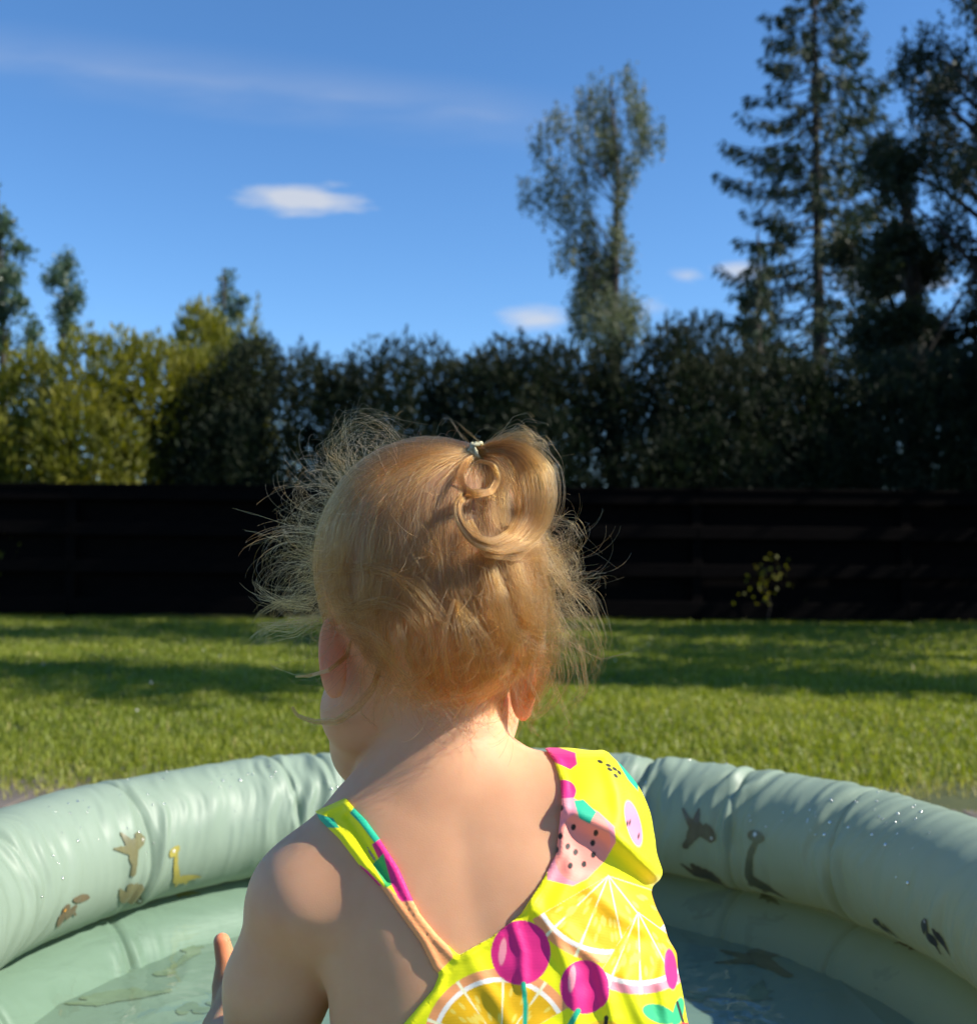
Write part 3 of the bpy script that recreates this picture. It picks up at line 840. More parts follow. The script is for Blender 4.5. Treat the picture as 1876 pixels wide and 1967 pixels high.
def floor_decal(shape, mat, px, py, size, rot, step=0.0016):
    c = on_plane(px, py, FLOOR_Z + 0.003)
    n = int(size * 1.5 / step); a = (np.arange(n + 1) - n / 2) * step
    U, W = np.meshgrid(a, a, indexing='ij')
    inside = shape((U * math.cos(rot) + W * math.sin(rot)) / size, (-U * math.sin(rot) + W * math.cos(rot)) / size)
    X, Y_ = c[0] - PC[0] + U, c[1] - PC[1] + W
    V = np.stack([X, Y_, floor_z(X, Y_) + 0.0009], -1).reshape(-1, 3)
    ix = np.arange((n + 1) ** 2).reshape(n + 1, n + 1)
    Fq = np.stack([ix[:-1, :-1], ix[1:, :-1], ix[1:, 1:], ix[:-1, 1:]], -1)
    Fq = Fq[(inside[:-1, :-1] + inside[1:, 1:]) < 0].reshape(-1, 4)
    used, inv = np.unique(Fq.ravel(), return_inverse=True)
    obj('dinosaur_print', mesh_np('dinosaur_print', V[used], inv.reshape(-1, 4)), mat, floor_o)
floor_decal(d_long, P_PALE, 335, 1842, 0.085, 2.6)
floor_decal(d_steg, P_PALE, 222, 1912, 0.085, 0.7)
floor_decal(d_bird, P_PALE, 395, 1935, 0.06, 0.4)
floor_decal(d_flyer, P_BROWN, 1455, 1842, 0.09, 0.9)
floor_decal(d_long, P_PALE, 1400, 1905, 0.085, 1.3)

# water
wat, tr, b = mat_new('pool_water')
tr.nodes.remove(b)
tp = N(tr, 'ShaderNodeBsdfTransparent', i_Color=(0.84, 0.92, 0.89, 1))
gl = N(tr, 'ShaderNodeBsdfGlossy', i_Roughness=0.02)
tcn = N(tr, 'ShaderNodeTexCoord')
nw = N(tr, 'ShaderNodeTexNoise', i_Scale=9.0, i_Detail=3.0, i_Roughness=0.5, i_Distortion=0.6)
tr.links.new(tcn.outputs['Object'], nw.inputs[0])
bw = N(tr, 'ShaderNodeBump', i_Strength=0.5, i_Distance=0.010)
tr.links.new(nw.outputs[0], bw.inputs['Height'])
tr.links.new(bw.outputs[0], gl.inputs['Normal'])
mw = N(tr, 'ShaderNodeMixShader')
tr.links.new(schlick(tr, 0.02, bw.outputs[0]), mw.inputs[0]); tr.links.new(tp.outputs[0], mw.inputs[1]); tr.links.new(gl.outputs[0], mw.inputs[2])
tr.links.new(mw.outputs[0], tr.nodes['Material Output'].inputs[0])
bm = bmesh.new()
bmesh.ops.create_circle(bm, cap_ends=True, segments=96, radius=0.502)
bm.normal_update()
if bm.faces[:][0].normal.z < 0:
    bmesh.ops.reverse_faces(bm, faces=bm.faces[:])
me = bpy.data.meshes.new('pool_water'); bm.to_mesh(me); bm.free()
wo_ = obj('pool_water', me, wat, kind='structure')
wo_.location = (PC[0], PC[1], WATER_Z)

# beads of water on the vinyl
dropm, tr, b = mat_new('water_drop')
tr.nodes.remove(b)
tp = N(tr, 'ShaderNodeBsdfTransparent', i_Color=(0.97, 0.98, 0.98, 1)); gl = N(tr, 'ShaderNodeBsdfGlossy', i_Roughness=0.20, i_Color=(0.85, 0.82, 0.74, 1))
mw = N(tr, 'ShaderNodeMixShader')
tr.links.new(schlick(tr, 0.02, bw.outputs[0]), mw.inputs[0]); tr.links.new(tp.outputs[0], mw.inputs[1]); tr.links.new(gl.outputs[0], mw.inputs[2])
tr.links.new(mw.outputs[0], tr.nodes['Material Output'].inputs[0])
g = np.random.default_rng(19)
bm = bmesh.new(); bmesh.ops.create_icosphere(bm, subdivisions=2, radius=1.0)
sv = np.array([v.co[:] for v in bm.verts]); sf = np.array([[v.index for v in f.verts] for f in bm.faces]); bm.free()
lst = []
cl = [(g.uniform(0.2, 2.95), g.uniform(1.55, 2.7)) for _ in range(34)]
for i in range(190):
    if i % 3:
        c0 = cl[g.integers(len(cl))]
        t0, p0 = c0[0] + g.normal(0, 0.03), c0[1] + g.normal(0, 0.16)
    else:
        t0, p0 = g.uniform(0.1, 3.05), g.uniform(1.3, 3.1)
    c = ring_point(np.array([t0]), np.array([p0]), RING_Z[0], 71, 2.5)[0]
    nrm = np.array([math.cos(t0) * math.cos(p0), math.sin(t0) * math.cos(p0), math.sin(p0)])
    r = g.choice([0.0008, 0.0012, 0.0017, 0.0023], p=[0.45, 0.33, 0.17, 0.05])
    q = sv * r
    q = q - np.outer(q @ nrm, nrm) * 0.35
    up_ = (sv[sf].mean(1) @ nrm) > -0.15
    lst.append((q + c + nrm * r * 0.12, sf[up_]))
V, F = join_arr(lst)
obj('water_drops', mesh_np('water_drops', V, F), dropm, kind='stuff', label='beads of water clinging to the rim of the pool', category='water drops')
# ------------------------------------------------------------------ the child (signed distance body, meshed with surface nets)
def smin(a, b, k):
    h = np.clip(0.5 + 0.5 * (b - a) / k, 0, 1)
    return b + (a - b) * h - k * h * (1 - h)

def sd_caps(P, a, b, ra, rb):
    a = np.asarray(a, np.float32); b = np.asarray(b, np.float32)
    ba = b - a
    t = np.clip(((P - a) @ ba) / (ba @ ba), 0, 1)
    d = P - a - t[:, None] * ba
    return np.sqrt((d * d).sum(1)) - (ra + (rb - ra) * t)

def sd_ell(P, c, r, R=None):
    q = P - np.asarray(c, np.float32)
    if R is not None:
        q = q @ R
    r = np.asarray(r, np.float32)
    k0 = np.sqrt(((q / r) ** 2).sum(1)) + 1e-6
    k1 = np.sqrt(((q / (r * r)) ** 2).sum(1)) + 1e-6
    return k0 * (k0 - 1) / k1

def rot_head(yaw, pitch, roll):
    return np.array((Matrix.Rotation(yaw, 3, 'Z') @ Matrix.Rotation(pitch, 3, 'X') @ Matrix.Rotation(roll, 3, 'Y')))

HC = at(817, 1088, 0.755)                                       # centre of the skull
HR = rot_head(math.radians(24), math.radians(-14), math.radians(-3))   # columns: right, forward, up of the head
def hl(x, y, z):
    return HC + HR @ np.array([x, y, z])

EAR_L = at(637, 1264, 0.722)
EAR_R = at(1006, 1308, 0.752)
# ear frames: columns = out from head, along the ear's depth, along its length
def frame(out, up):
    out = np.array(out, float); out /= np.linalg.norm(out)
    up = np.array(up, float); up -= out * (up @ out); up /= np.linalg.norm(up)
    return np.stack([np.cross(up, out), out, up], 1)            # x = thin direction, y = out from the head, z = long
EFL = frame([-0.92, -0.40, 0.0], [-0.66, 0.10, 1.0])
EFR = frame([0.93, -0.30, 0.0], [0.12, 0.05, 1.0])

def sdf_head(P):
    d = sd_ell(P, hl(0, -0.006, 0.002), (0.0735, 0.086, 0.079), HR)
    d = smin(d, sd_ell(P, hl(0, -0.040, -0.045), (0.050, 0.040, 0.048), HR), 0.03)
    d = smin(d, sd_ell(P, hl(0, 0.030, -0.062), (0.056, 0.054, 0.066), HR), 0.03)
    return d

def sdf_face(P, d):
    for s in (-1, 1):
        d = smin(d, sd_ell(P, hl(s * 0.041, 0.040, -0.090), (0.031, 0.034, 0.033), HR), 0.016)
    d = smin(d, sd_ell(P, at(722, 1428, 0.79), (0.033, 0.034, 0.034)), 0.018)
    d = smin(d, sd_ell(P, hl(0.030, 0.036, -0.112), (0.031, 0.034, 0.030), HR), 0.018)
    d = smin(d, sd_ell(P, hl(0, 0.066, -0.128), (0.020, 0.018, 0.016), HR), 0.02)
    d = smin(d, sd_caps(P, hl(0, 0.084, -0.050), hl(0, 0.096, -0.076), 0.005, 0.0075), 0.010)
    for s in (-1, 1):
        d = smin(d, sd_ell(P, hl(s * 0.008, 0.090, -0.079), (0.006, 0.007, 0.005), HR), 0.005)
        d = -smin(-d, sd_ell(P, hl(s * 0.029, 0.092, -0.048), (0.015, 0.012, 0.009), HR), 0.008)
    d = smin(d, sd_ell(P, hl(0, 0.086, -0.095), (0.014, 0.008, 0.004), HR), 0.005)
    d = smin(d, sd_ell(P, hl(0, 0.085, -0.103), (0.012, 0.008, 0.0045), HR), 0.005)
    return d

def sdf_ear(P, c, Fm, s):
    q = (P - c.astype(np.float32)) @ Fm.astype(np.float32)
    # outline: upright egg, wider at the top; the lobe narrows
    z = q[:, 2] / 0.0275
    w = 0.0092 * (1.0 + 0.12 * np.clip(-z, 0, 1) - 0.10 * np.clip(z, 0, 1))
    bend = 0.005 * (q[:, 1] / 0.011) ** 2
    k = np.sqrt((q[:, 1] / w) ** 2 + z ** 2 + ((q[:, 0] - s * bend * 0.6) / 0.0062) ** 2)
    d = (k - 1) * 0.0062
    return d

TZ = np.array([0.165, 0.185, 0.21, 0.27, 0.31, 0.35, 0.39, 0.43, 0.46, 0.48, 0.495, 0.508, 0.52])
TX = np.array([0.016, 0.016, 0.016, 0.016, 0.014, 0.011, 0.004, -0.008, -0.013, -0.018, -0.023, -0.027, -0.030])
TY = np.array([0.712, 0.712, 0.71, 0.706, 0.703, 0.708, 0.716, 0.726, 0.733, 0.738, 0.742, 0.745, 0.747])
TA = np.array([0.030, 0.080, 0.104, 0.110, 0.109, 0.108, 0.107, 0.102, 0.092, 0.078, 0.060, 0.042, 0.022])
TB = np.array([0.025, 0.062, 0.078, 0.080, 0.075, 0.071, 0.069, 0.065, 0.058, 0.051, 0.043, 0.034, 0.020])
def _spl(x, xs, ys):
    # smooth interpolation (cubic Hermite through the stations)
    m = np.gradient(ys, xs)
    i = np.clip(np.searchsorted(xs, x) - 1, 0, len(xs) - 2)
    h = xs[i + 1] - xs[i]
    t = np.clip((x - xs[i]) / h, 0, 1)
    return ((2 * t**3 - 3 * t**2 + 1) * ys[i] + (t**3 - 2 * t**2 + t) * h * m[i] + (-2 * t**3 + 3 * t**2) * ys[i + 1] + (t**3 - t**2) * h * m[i + 1])

def sdf_torso(P):
    z = P[:, 2]
    cx, cy, a, b = (_spl(z, TZ, T) for T in (TX, TY, TA, TB))
    u = (P[:, 0] - cx); v = (P[:, 1] - cy)
    k = (np.abs(u / a) ** 2.7 + np.abs(v / b) ** 2.7) ** (1 / 2.7)
    d = (k - 1) * np.minimum(a, b)
    over = np.maximum(z - TZ[-1], TZ[0] - z)
    d = np.where(over > 0, np.sqrt(np.maximum(d, 0) ** 2 + over ** 2), d)
    # spine groove and shoulder blades
    back = v < 0
    g = np.exp(-(u / 0.011) ** 2) * 0.0009 * sm(z, 0.29, 0.36) * (1 - sm(z, 0.46, 0.50))
    bl = (np.exp(-(((u + 0.050) / 0.026) ** 2 + ((z - 0.415) / 0.034) ** 2)) + np.exp(-(((u - 0.050) / 0.026) ** 2 + ((z - 0.425) / 0.034) ** 2))) * 0.0022
    return d + np.where(back, g - bl, 0)

SHL = at(590, 1735, 0.716); ELL = at(500, 2085, 0.742); WRL = at(432, 1985, 0.838)
SHR = at(1118, 1572, 0.732); ELR = at(1165, 1775, 0.835); WRR = at(1075, 1860, 0.925)
def hand_prims(wr, fwd, up, side):
    """wrist, direction of the fingers, back of hand, side of the thumb"""
    f = np.array(fwd, float); f /= np.linalg.norm(f)
    u = np.array(up, float); u -= f * (u @ f); u /= np.linalg.norm(u)
    s = np.cross(f, u) * side
    out = [('palm', wr + f * 0.022, np.stack([s, f, u], 1))]
    for i, (o, l, sp) in enumerate(((0.016, 0.030, 0.16), (0.0055, 0.034, 0.04), (-0.005, 0.032, -0.06), (-0.0145, 0.026, -0.18))):
        k0 = wr + f * 0.038 + s * o
        d1 = f * math.cos(0.35) - u * math.sin(0.35) + s * sp
        d2 = f * math.cos(0.95) - u * math.sin(0.95) + s * sp
        d3 = f * math.cos(1.35) - u * math.sin(1.35) + s * sp
        p1 = k0 + d1 * l * 0.45; p2 = p1 + d2 * l * 0.33; p3 = p2 + d3 * l * 0.24
        out.append(('finger', [k0, p1, p2, p3], [0.0068, 0.0062, 0.0057, 0.0050]))
    t0 = wr + f * 0.012 + s * 0.014
    t1 = t0 + (s * 0.75 + f * 0.7 + u * 0.1) * 0.016
    t2 = t1 + (s * 0.45 + f * 0.9 + u * 0.1) * 0.015
    t3 = t2 + (s * 0.35 + f * 0.95 + u * 0.15) * 0.010
    out.append(('finger', [t0, t1, t2, t3], [0.0092, 0.0076, 0.0068, 0.0056]))
    return out
HANDS = [hand_prims(WRL, [0.05, 0.55, 0.75], [-0.85, -0.15, 0.2], -1),
         hand_prims(WRR, [-0.55, 0.7, -0.25], [0.2, 0.2, 1.0], -1)]
# the left thumb stands up beyond the arm, where the photograph shows it
HANDS[0][-1] = ('finger', [at(438, 1945, 0.852), at(430, 1895, 0.856), at(435, 1850, 0.858), at(426, 1808, 0.858)], [0.0115, 0.0090, 0.0080, 0.0062])

def where_eval(d, m, fn):
    if m.any():
        d = d.copy(); d[m] = fn(m)
    return d

def sdf_body(P):
    P = np.asarray(P, np.float32)
    h = sdf_head(P)
    def _fine(m):
        Q = P[m]
        q = sdf_face(Q, h[m])
        q = smin(q, sdf_ear(Q, EAR_L, EFL, 1), 0.0030)
        return smin(q, sdf_ear(Q, EAR_R, EFR, -1), 0.004)
    h = where_eval(h, (np.abs(h) < 0.06) & (P[:, 2] < HC[2] - 0.0) & (P[:, 2] > 0.42), _fine)
    t = sdf_torso(P)
    # shoulders
    t = smin(t, sd_caps(P, at(806, 1556, 0.738), at(615, 1735, 0.720), 0.036, 0.031), 0.030)
    t = smin(t, sd_caps(P, at(890, 1528, 0.742), at(1112, 1560, 0.734), 0.036, 0.031), 0.030)
    n = sd_caps(P, at(850, 1490, 0.744), at(838, 1330, 0.750), 0.043, 0.0405)
    t = smin(t, n, 0.022)
    # soft fold where the jaw meets the neck
    b = smin(t, h, 0.0055)
    # arms
    la = smin(sd_caps(P, SHL, at(535, 1890, 0.724), 0.0355, 0.0335), sd_caps(P, at(535, 1890, 0.724), ELL, 0.0335, 0.027), 0.01)
    la = smin(la, sd_caps(P, ELL, WRL, 0.0275, 0.0185), 0.012)
    ra = smin(sd_caps(P, SHR, ELR, 0.0365, 0.0275), sd_caps(P, ELR, WRR, 0.0275, 0.0185), 0.012)
    def _hand(d0, hp, m):
        d = d0[m]; P = PP[m]
        d = smin(d, sd_ell(P, hp[0][1], (0.0225, 0.026, 0.0125), hp[0][2]), 0.010)
        for kind, pts, rad in hp[1:]:
            f = None
            for i in range(3):
                c = sd_caps(P, pts[i], pts[i + 1], rad[i], rad[i + 1])
                f = c if f is None else np.minimum(f, c)
            d = smin(d, f, 0.004)
        return d
    PP = P
    la = where_eval(la, ((P - (WRL + np.array([0, 0.02, 0.03])).astype(np.float32)) ** 2).sum(1) < 0.0121, lambda m: _hand(la, HANDS[0], m))
    ra = where_eval(ra, ((P - WRR.astype(np.float32)) ** 2).sum(1) < 0.0121, lambda m: _hand(ra, HANDS[1], m))
    zz = P[:, 2]
    kl = 0.005 + 0.028 * sm(zz, 0.375, 0.42)
    hL = np.clip(0.5 + 0.5 * (la - b) / kl, 0, 1)
    b = la + (b - la) * hL - kl * hL * (1 - hL)
    b = smin(b, ra, 0.024)
    # kneeling legs
    low = P[:, 2] < 0.31
    if not low.any():
        return b
    bl, PL = b[low], P[low]
    for s in (-1, 1):
        hip = np.array([0.013 + s * 0.052, 0.725, 0.235]); knee = np.array([0.013 + s * 0.078, 0.860, 0.190])
        ank = np.array([0.013 + s * 0.066, 0.735, 0.174]); toe = np.array([0.013 + s * 0.050, 0.678, 0.166])
        l = smin(sd_caps(PL, hip, knee, 0.052, 0.037), sd_caps(PL, knee, ank, 0.034, 0.021), 0.012)
        l = smin(l, sd_caps(PL, ank, toe, 0.019, 0.013), 0.01)
        bl = smin(bl, l, 0.012)
    b[low] = bl
    return b

def surface_nets(fn, lo, hi, h, coarse=8):
    lo = np.asarray(lo, float); hi = np.asarray(hi, float)
    nb = np.ceil((hi - lo) / (h * coarse)).astype(int)
    H = h * coarse
    ci = np.stack(np.meshgrid(*[np.arange(n) for n in nb], indexing='ij'), -1).reshape(-1, 3)
    cd = fn((lo + (ci + 0.5) * H).astype(np.float32))
    act = ci[np.abs(cd) < H * 1.35]
    n = nb * coarse + 1
    vol = np.ones(n, np.float32)
    # sign from coarse cells
    inside = ci[cd < 0]
    for c in inside:
        x, y, z = c * coarse
        vol[x:x + coarse + 1, y:y + coarse + 1, z:z + coarse + 1] = -1
    loc = np.stack(np.meshgrid(*[np.arange(coarse + 1)] * 3, indexing='ij'), -1).reshape(-1, 3)
    for s in range(0, len(act), 400):
        a = act[s:s + 400]
        gi = (a[:, None] * coarse + loc[None]).reshape(-1, 3)
        val = fn((lo + gi * h).astype(np.float32))
        vol[gi[:, 0], gi[:, 1], gi[:, 2]] = val
    s = vol < 0
    cs = [s[i:n[0] - 1 + i, j:n[1] - 1 + j, k:n[2] - 1 + k] for i in (0, 1) for j in (0, 1) for k in (0, 1)]
    cnt = sum(c.astype(np.int8) for c in cs)
    cell = (cnt > 0) & (cnt < 8)
    idx = -np.ones(cell.shape, np.int64)
    cc = np.argwhere(cell)
    idx[cell] = np.arange(len(cc))
    acc = np.zeros((len(cc), 3)); num = np.zeros(len(cc))
    corners = [(i, j, k) for i in (0, 1) for j in (0, 1) for k in (0, 1)]
    for a in corners:
        for ax in range(3):
            if a[ax] == 1:
                continue
            b = list(a); b[ax] = 1
            va = vol[cc[:, 0] + a[0], cc[:, 1] + a[1], cc[:, 2] + a[2]]
            vb = vol[cc[:, 0] + b[0], cc[:, 1] + b[1], cc[:, 2] + b[2]]
            cr = (va < 0) != (vb < 0)
            t = np.where(cr, va / np.where(cr, va - vb, 1), 0)
            p = np.array(a, float)[None] + 0 * acc
            p[:, ax] += t
            acc += np.where(cr[:, None], p, 0); num += cr
    V = lo + (cc + acc / num[:, None]) * h
    faces = []
    for ax in range(3):
        b_, c_ = (ax + 1) % 3, (ax + 2) % 3
        sl0 = [slice(1, -1)] * 3; sl1 = [slice(1, -1)] * 3
        sl0[ax] = slice(0, -1); sl1[ax] = slice(1, None)
        ch = s[tuple(sl0)] != s[tuple(sl1)]
        e = np.argwhere(ch)
        off = np.array([1, 1, 1]); off[ax] = 0
        e = e + off
        ins = s[e[:, 0], e[:, 1], e[:, 2]]
        q = []
        for db, dc in ((-1, -1), (0, -1), (0, 0), (-1, 0)):
            o_ = np.zeros(3, int); o_[b_] = db; o_[c_] = dc
            w = e + o_
            q.append(idx[w[:, 0], w[:, 1], w[:, 2]])
        q = np.stack(q, 1)
        q[~ins] = q[~ins][:, ::-1]
        faces.append(q)
    F = np.concatenate(faces)
    F = F[(F >= 0).all(1)]
    return V, F

def grad(fn, P, e=0.0006):
    P = np.asarray(P, np.float32)
    g = np.stack([fn(P + np.eye(3, dtype=np.float32)[i] * e) - fn(P - np.eye(3, dtype=np.float32)[i] * e) for i in range(3)], 1)
    return g / (np.linalg.norm(g, axis=1, keepdims=True) + 1e-9)

def project(fn, V, iters=2):
    for _ in range(iters):
        V = V - grad(fn, V) * fn(V.astype(np.float32))[:, None] * 0.9
    return V

# skin
skin, tr, b = mat_new('skin')
tcn = N(tr, 'ShaderNodeTexCoord')
nA = N(tr, 'ShaderNodeTexNoise', i_Scale=22.0, i_Detail=5.0, i_Roughness=0.6)
tr.links.new(tcn.outputs['Object'], nA.inputs[0])
rA = N(tr, 'ShaderNodeValToRGB')
rA.color_ramp.elements[0].position, rA.color_ramp.elements[1].position = 0.3, 0.7
rA.color_ramp.elements[0].color, rA.color_ramp.elements[1].color = (0.615, 0.325, 0.178, 1), (0.675, 0.378, 0.215, 1)
tr.links.new(nA.outputs[0], rA.inputs[0])
a1 = N(tr, 'ShaderNodeAttribute', attribute_name='flush_glow'); a2 = N(tr, 'ShaderNodeAttribute', attribute_name='tint')
m1 = N(tr, 'ShaderNodeMix', data_type='RGBA'); m1.inputs[7].default_value = (0.70, 0.23, 0.11, 1)
m2 = N(tr, 'ShaderNodeMix', data_type='RGBA'); m2.inputs[7].default_value = (0.235, 0.135, 0.078, 1)
tr.links.new(MATH(tr, 'MULTIPLY', a1.outputs['Fac'], 0.75), m1.inputs[0]); tr.links.new(rA.outputs[0], m1.inputs[6])
tr.links.new(MATH(tr, 'MULTIPLY', a2.outputs['Fac'], 0.85), m2.inputs[0]); tr.links.new(m1.outputs[2], m2.inputs[6])
tr.links.new(m2.outputs[2], b.inputs['Base Color'])
b.inputs['Roughness'].default_value = 0.56
b.inputs['Specular IOR Level'].default_value = 0.24
b.inputs['Subsurface Weight'].default_value = 1.0
b.inputs['Subsurface Radius'].default_value = (1.0, 0.45, 0.25)
b.inputs['Subsurface Scale'].default_value = 0.0042
nB = N(tr, 'ShaderNodeTexVoronoi', i_Scale=900.0)
tr.links.new(tcn.outputs['Object'], nB.inputs[0])
nC = N(tr, 'ShaderNodeTexNoise', i_Scale=300.0, i_Detail=3.0)
tr.links.new(tcn.outputs['Object'], nC.inputs[0])
bp = N(tr, 'ShaderNodeBump', i_Strength=0.05, i_Distance=0.0005)
tr.links.new(MATH(tr, 'ADD', nB.outputs[0], nC.outputs[0]), bp.inputs['Height'])
tr.links.new(bp.outputs[0], b.inputs['Normal'])

person = empty('person', (0.014, 0.72, 0.152), label='blonde toddler seen from behind, kneeling in the pool in a yellow fruit-print swimsuit', category='child')
PO = np.array(person.location)
V, F = surface_nets(sdf_body, (-0.236, 0.60, 0.14), (0.16, 1.00, 0.735), 0.0022)
V = project(sdf_body, V, 2)
body_me = mesh_np('body', V - PO, F)
def hairline(y):
    return np.interp(y, [-0.09, -0.05, -0.02, 0.0, 0.02, 0.045, 0.065, 0.08], [-0.084, -0.084, -0.078, -0.052, -0.022, 0.008, 0.035, 0.06])
q_ = (V - HC) @ HR
scalp_v = sm(q_[:, 2] - hairline(q_[:, 1]) - 0.030 * sm(-q_[:, 0], 0.0, 0.04), -0.004, 0.022) * (sdf_head(V.astype(np.float32)) < 0.004)
flush_glow_v = np.clip(sum(np.exp(-(np.linalg.norm(V - c, axis=1) / r) ** 2) for c, r in ((EAR_L, 0.020), (EAR_R, 0.020), (HANDS[0][-1][1][3], 0.02), (hl(-0.045, 0.06, -0.085), 0.02), (hl(0.045, 0.06, -0.085), 0.02))), 0, 1)  # natural redness, plus the right ear's sunlit orange painted in
set_tint(body_me, scalp_v)
fa = body_me.attributes.new('flush_glow', 'FLOAT', 'POINT'); fa.data.foreach_set('value', flush_glow_v.astype(np.float32))
obj('body', body_me, skin, person)
# closed-in eyes
eyem, tr, b = mat_new('eye')
b.inputs['Base Color'].default_value = (0.75, 0.75, 0.74, 1); b.inputs['Roughness'].default_value = 0.12
irm, tr, b = mat_new('iris')
b.inputs['Base Color'].default_value = (0.06, 0.10, 0.16, 1); b.inputs['Roughness'].default_value = 0.1
def ball(name, c, r, Rm, mat, parent, sub=2):
    bm = bmesh.new()
    bmesh.ops.create_icosphere(bm, subdivisions=sub, radius=1.0)
    for v in bm.verts:
        v.co = Vector(c + Rm @ (np.array(v.co) * np.asarray(r)))
    me = bpy.data.meshes.new(name); bm.to_mesh(me); bm.free()
    for p in me.polygons:
        p.use_smooth = True
    return obj(name, me, mat, parent)
for s in (-1, 1):
    e = ball('eye', hl(s * 0.029, 0.0760, -0.049) - PO, (0.0105, 0.0098, 0.0085), HR, eyem, person)
    ball('iris', hl(s * 0.029, 0.0838, -0.051) - PO, (0.0048, 0.0030, 0.0048), HR, irm, e, 2)
# ------------------------------------------------------------------ swimsuit
def poly_sd(px, py, poly):
    """signed distance in photo units to a polygon, negative inside"""
    poly = np.asarray(poly, float)
    d = np.full(px.shape, 1e9); inside = np.zeros(px.shape, bool)
    for (ax, ay), (bx, by) in zip(poly, np.roll(poly, -1, 0)):
        dx, dy = bx - ax, by - ay
        t = np.clip(((px - ax) * dx + (py - ay) * dy) / (dx * dx + dy * dy + 1e-9), 0, 1)
        d = np.minimum(d, (px - ax - t * dx) ** 2 + (py - ay - t * dy) ** 2)
        c = (ay > py) != (by > py)
        inside ^= c & (px < dx * (py - ay) / (dy if dy else 1e-9) + ax)
    return np.where(inside, -1, 1) * np.sqrt(d)
def line_d(px, py, pts):
    d = np.full(px.shape, 1e9)
    for (ax, ay), (bx, by) in zip(pts[:-1], pts[1:]):
        dx, dy = bx - ax, by - ay
        t = np.clip(((px - ax) * dx + (py - ay) * dy) / (dx * dx + dy * dy), 0, 1)
        d = np.minimum(d, np.hypot(px - ax - t * dx, py - ay - t * dy))
    return d
BACK = [(1036, 1424), (1064, 1462), (1076, 1500), (1078, 1545), (1068, 1640), (1042, 1690), (1000, 1756), (945, 1799), (893, 1828), (866, 1843), (845, 1868), (832, 1900), (775, 1967),
        (690, 2040), (560, 2120), (300, 2250), (300, 3100), (1900, 3100), (1900, 1250), (1040, 1250)]
STRAP = [(614, 1575), (651, 1611), (693, 1666), (734, 1707), (776, 1767), (807, 1809), (833, 1861), (860, 1890), (900, 1850), (875, 1830), (840, 1796), (808, 1757), (794, 1731), (766, 1668), (729, 1611),
         (703, 1575), (680, 1552), (664, 1532), (606, 1558)]
FOLDS = [([(1085, 1550), (1170, 1592), (1262, 1676)], 17, 0.0065), ([(1078, 1600), (1098, 1680), (1060, 1760)], 12, 0.0022), ([(1020, 1735), (1062, 1790), (1100, 1880), (1110, 1990)], 13, 0.0032),
         ([(985, 1775), (1003, 1830), (1004, 1900)], 8, 0.0020), ([(1130, 1700), (1190, 1755), (1232, 1782)], 15, 0.0026), ([(1085, 1790), (1150, 1850), (1178, 1960)], 12, 0.0034),
         ([(1160, 1440), (1185, 1520), (1190, 1580)], 12, 0.0024), ([(1284, 1835), (1272, 1890), (1290, 1990)], 14, 0.0034), ([(900, 1835), (930, 1880), (990, 1990)], 14, 0.0020), ([(1200, 1880), (1240, 1960)], 14, 0.0028)]
def suit_mask(P):
    px, py = to_px(P.astype(float))
    bk = np.minimum(poly_sd(px, py, BACK), poly_sd(px, py, STRAP)) * 0.000335
    # front: neckline scoop, and two straps up to the shoulders
    x, z = P[:, 0], P[:, 2]
    fr = z - (0.425 + 0.5 * np.clip(np.abs(x + 0.0) - 0.045, 0, 0.04))
    fr = np.maximum(fr, np.abs(x - 0.0) - 0.095)
    strapL = np.abs(x + 0.092 + (z - 0.43) * 0.1) - 0.016
    strapR = np.abs(x - 0.064) - 0.022
    fr = np.minimum(fr, np.maximum(np.minimum(strapL, strapR), np.maximum(0.415 - z, np.where(x < 0, z - 0.468, z - 0.505))))
    cy = _spl(z, TZ, TY)
    m = np.where(P[:, 1] < cy + 0.006, bk, fr)
    m = np.maximum(m, np.where(x < 0, z - 0.492, z - 0.512))
    m = np.maximum(m, 0.005 - sdf_face(P, sdf_head(P)))
    # armholes and leg openings
    for c, r in ((SHR + np.array([0.018, 0.052, -0.012]), 0.050), (SHL + np.array([0.0, 0.02, -0.005]), 0.0)):
        if r:
            m = np.maximum(m, r - np.linalg.norm(P - c, axis=1))
    la = np.minimum(sd_caps(P, SHL, at(535, 1890, 0.724), 0.036, 0.034), sd_caps(P, at(535, 1890, 0.724), ELL, 0.034, 0.027))
    t = sdf_torso(P)
    ra_ = np.minimum(sd_caps(P, SHR, ELR, 0.0365, 0.0275), sd_caps(P, ELR, WRR, 0.0275, 0.0185))
    m = np.where(P[:, 1] > cy + 0.034, np.maximum(m, np.minimum(t, 0.05) - ra_ - 0.004), m)
    low = z < SHL[2] - 0.055
    m = np.where(low, np.maximum(m, np.minimum(t, 0.05) - la - 0.006), m)
    leg = 0.215 + 0.55 * np.clip(np.abs(x - 0.014) - 0.035, 0, 0.1)
    return np.maximum(m, leg - z), px, py
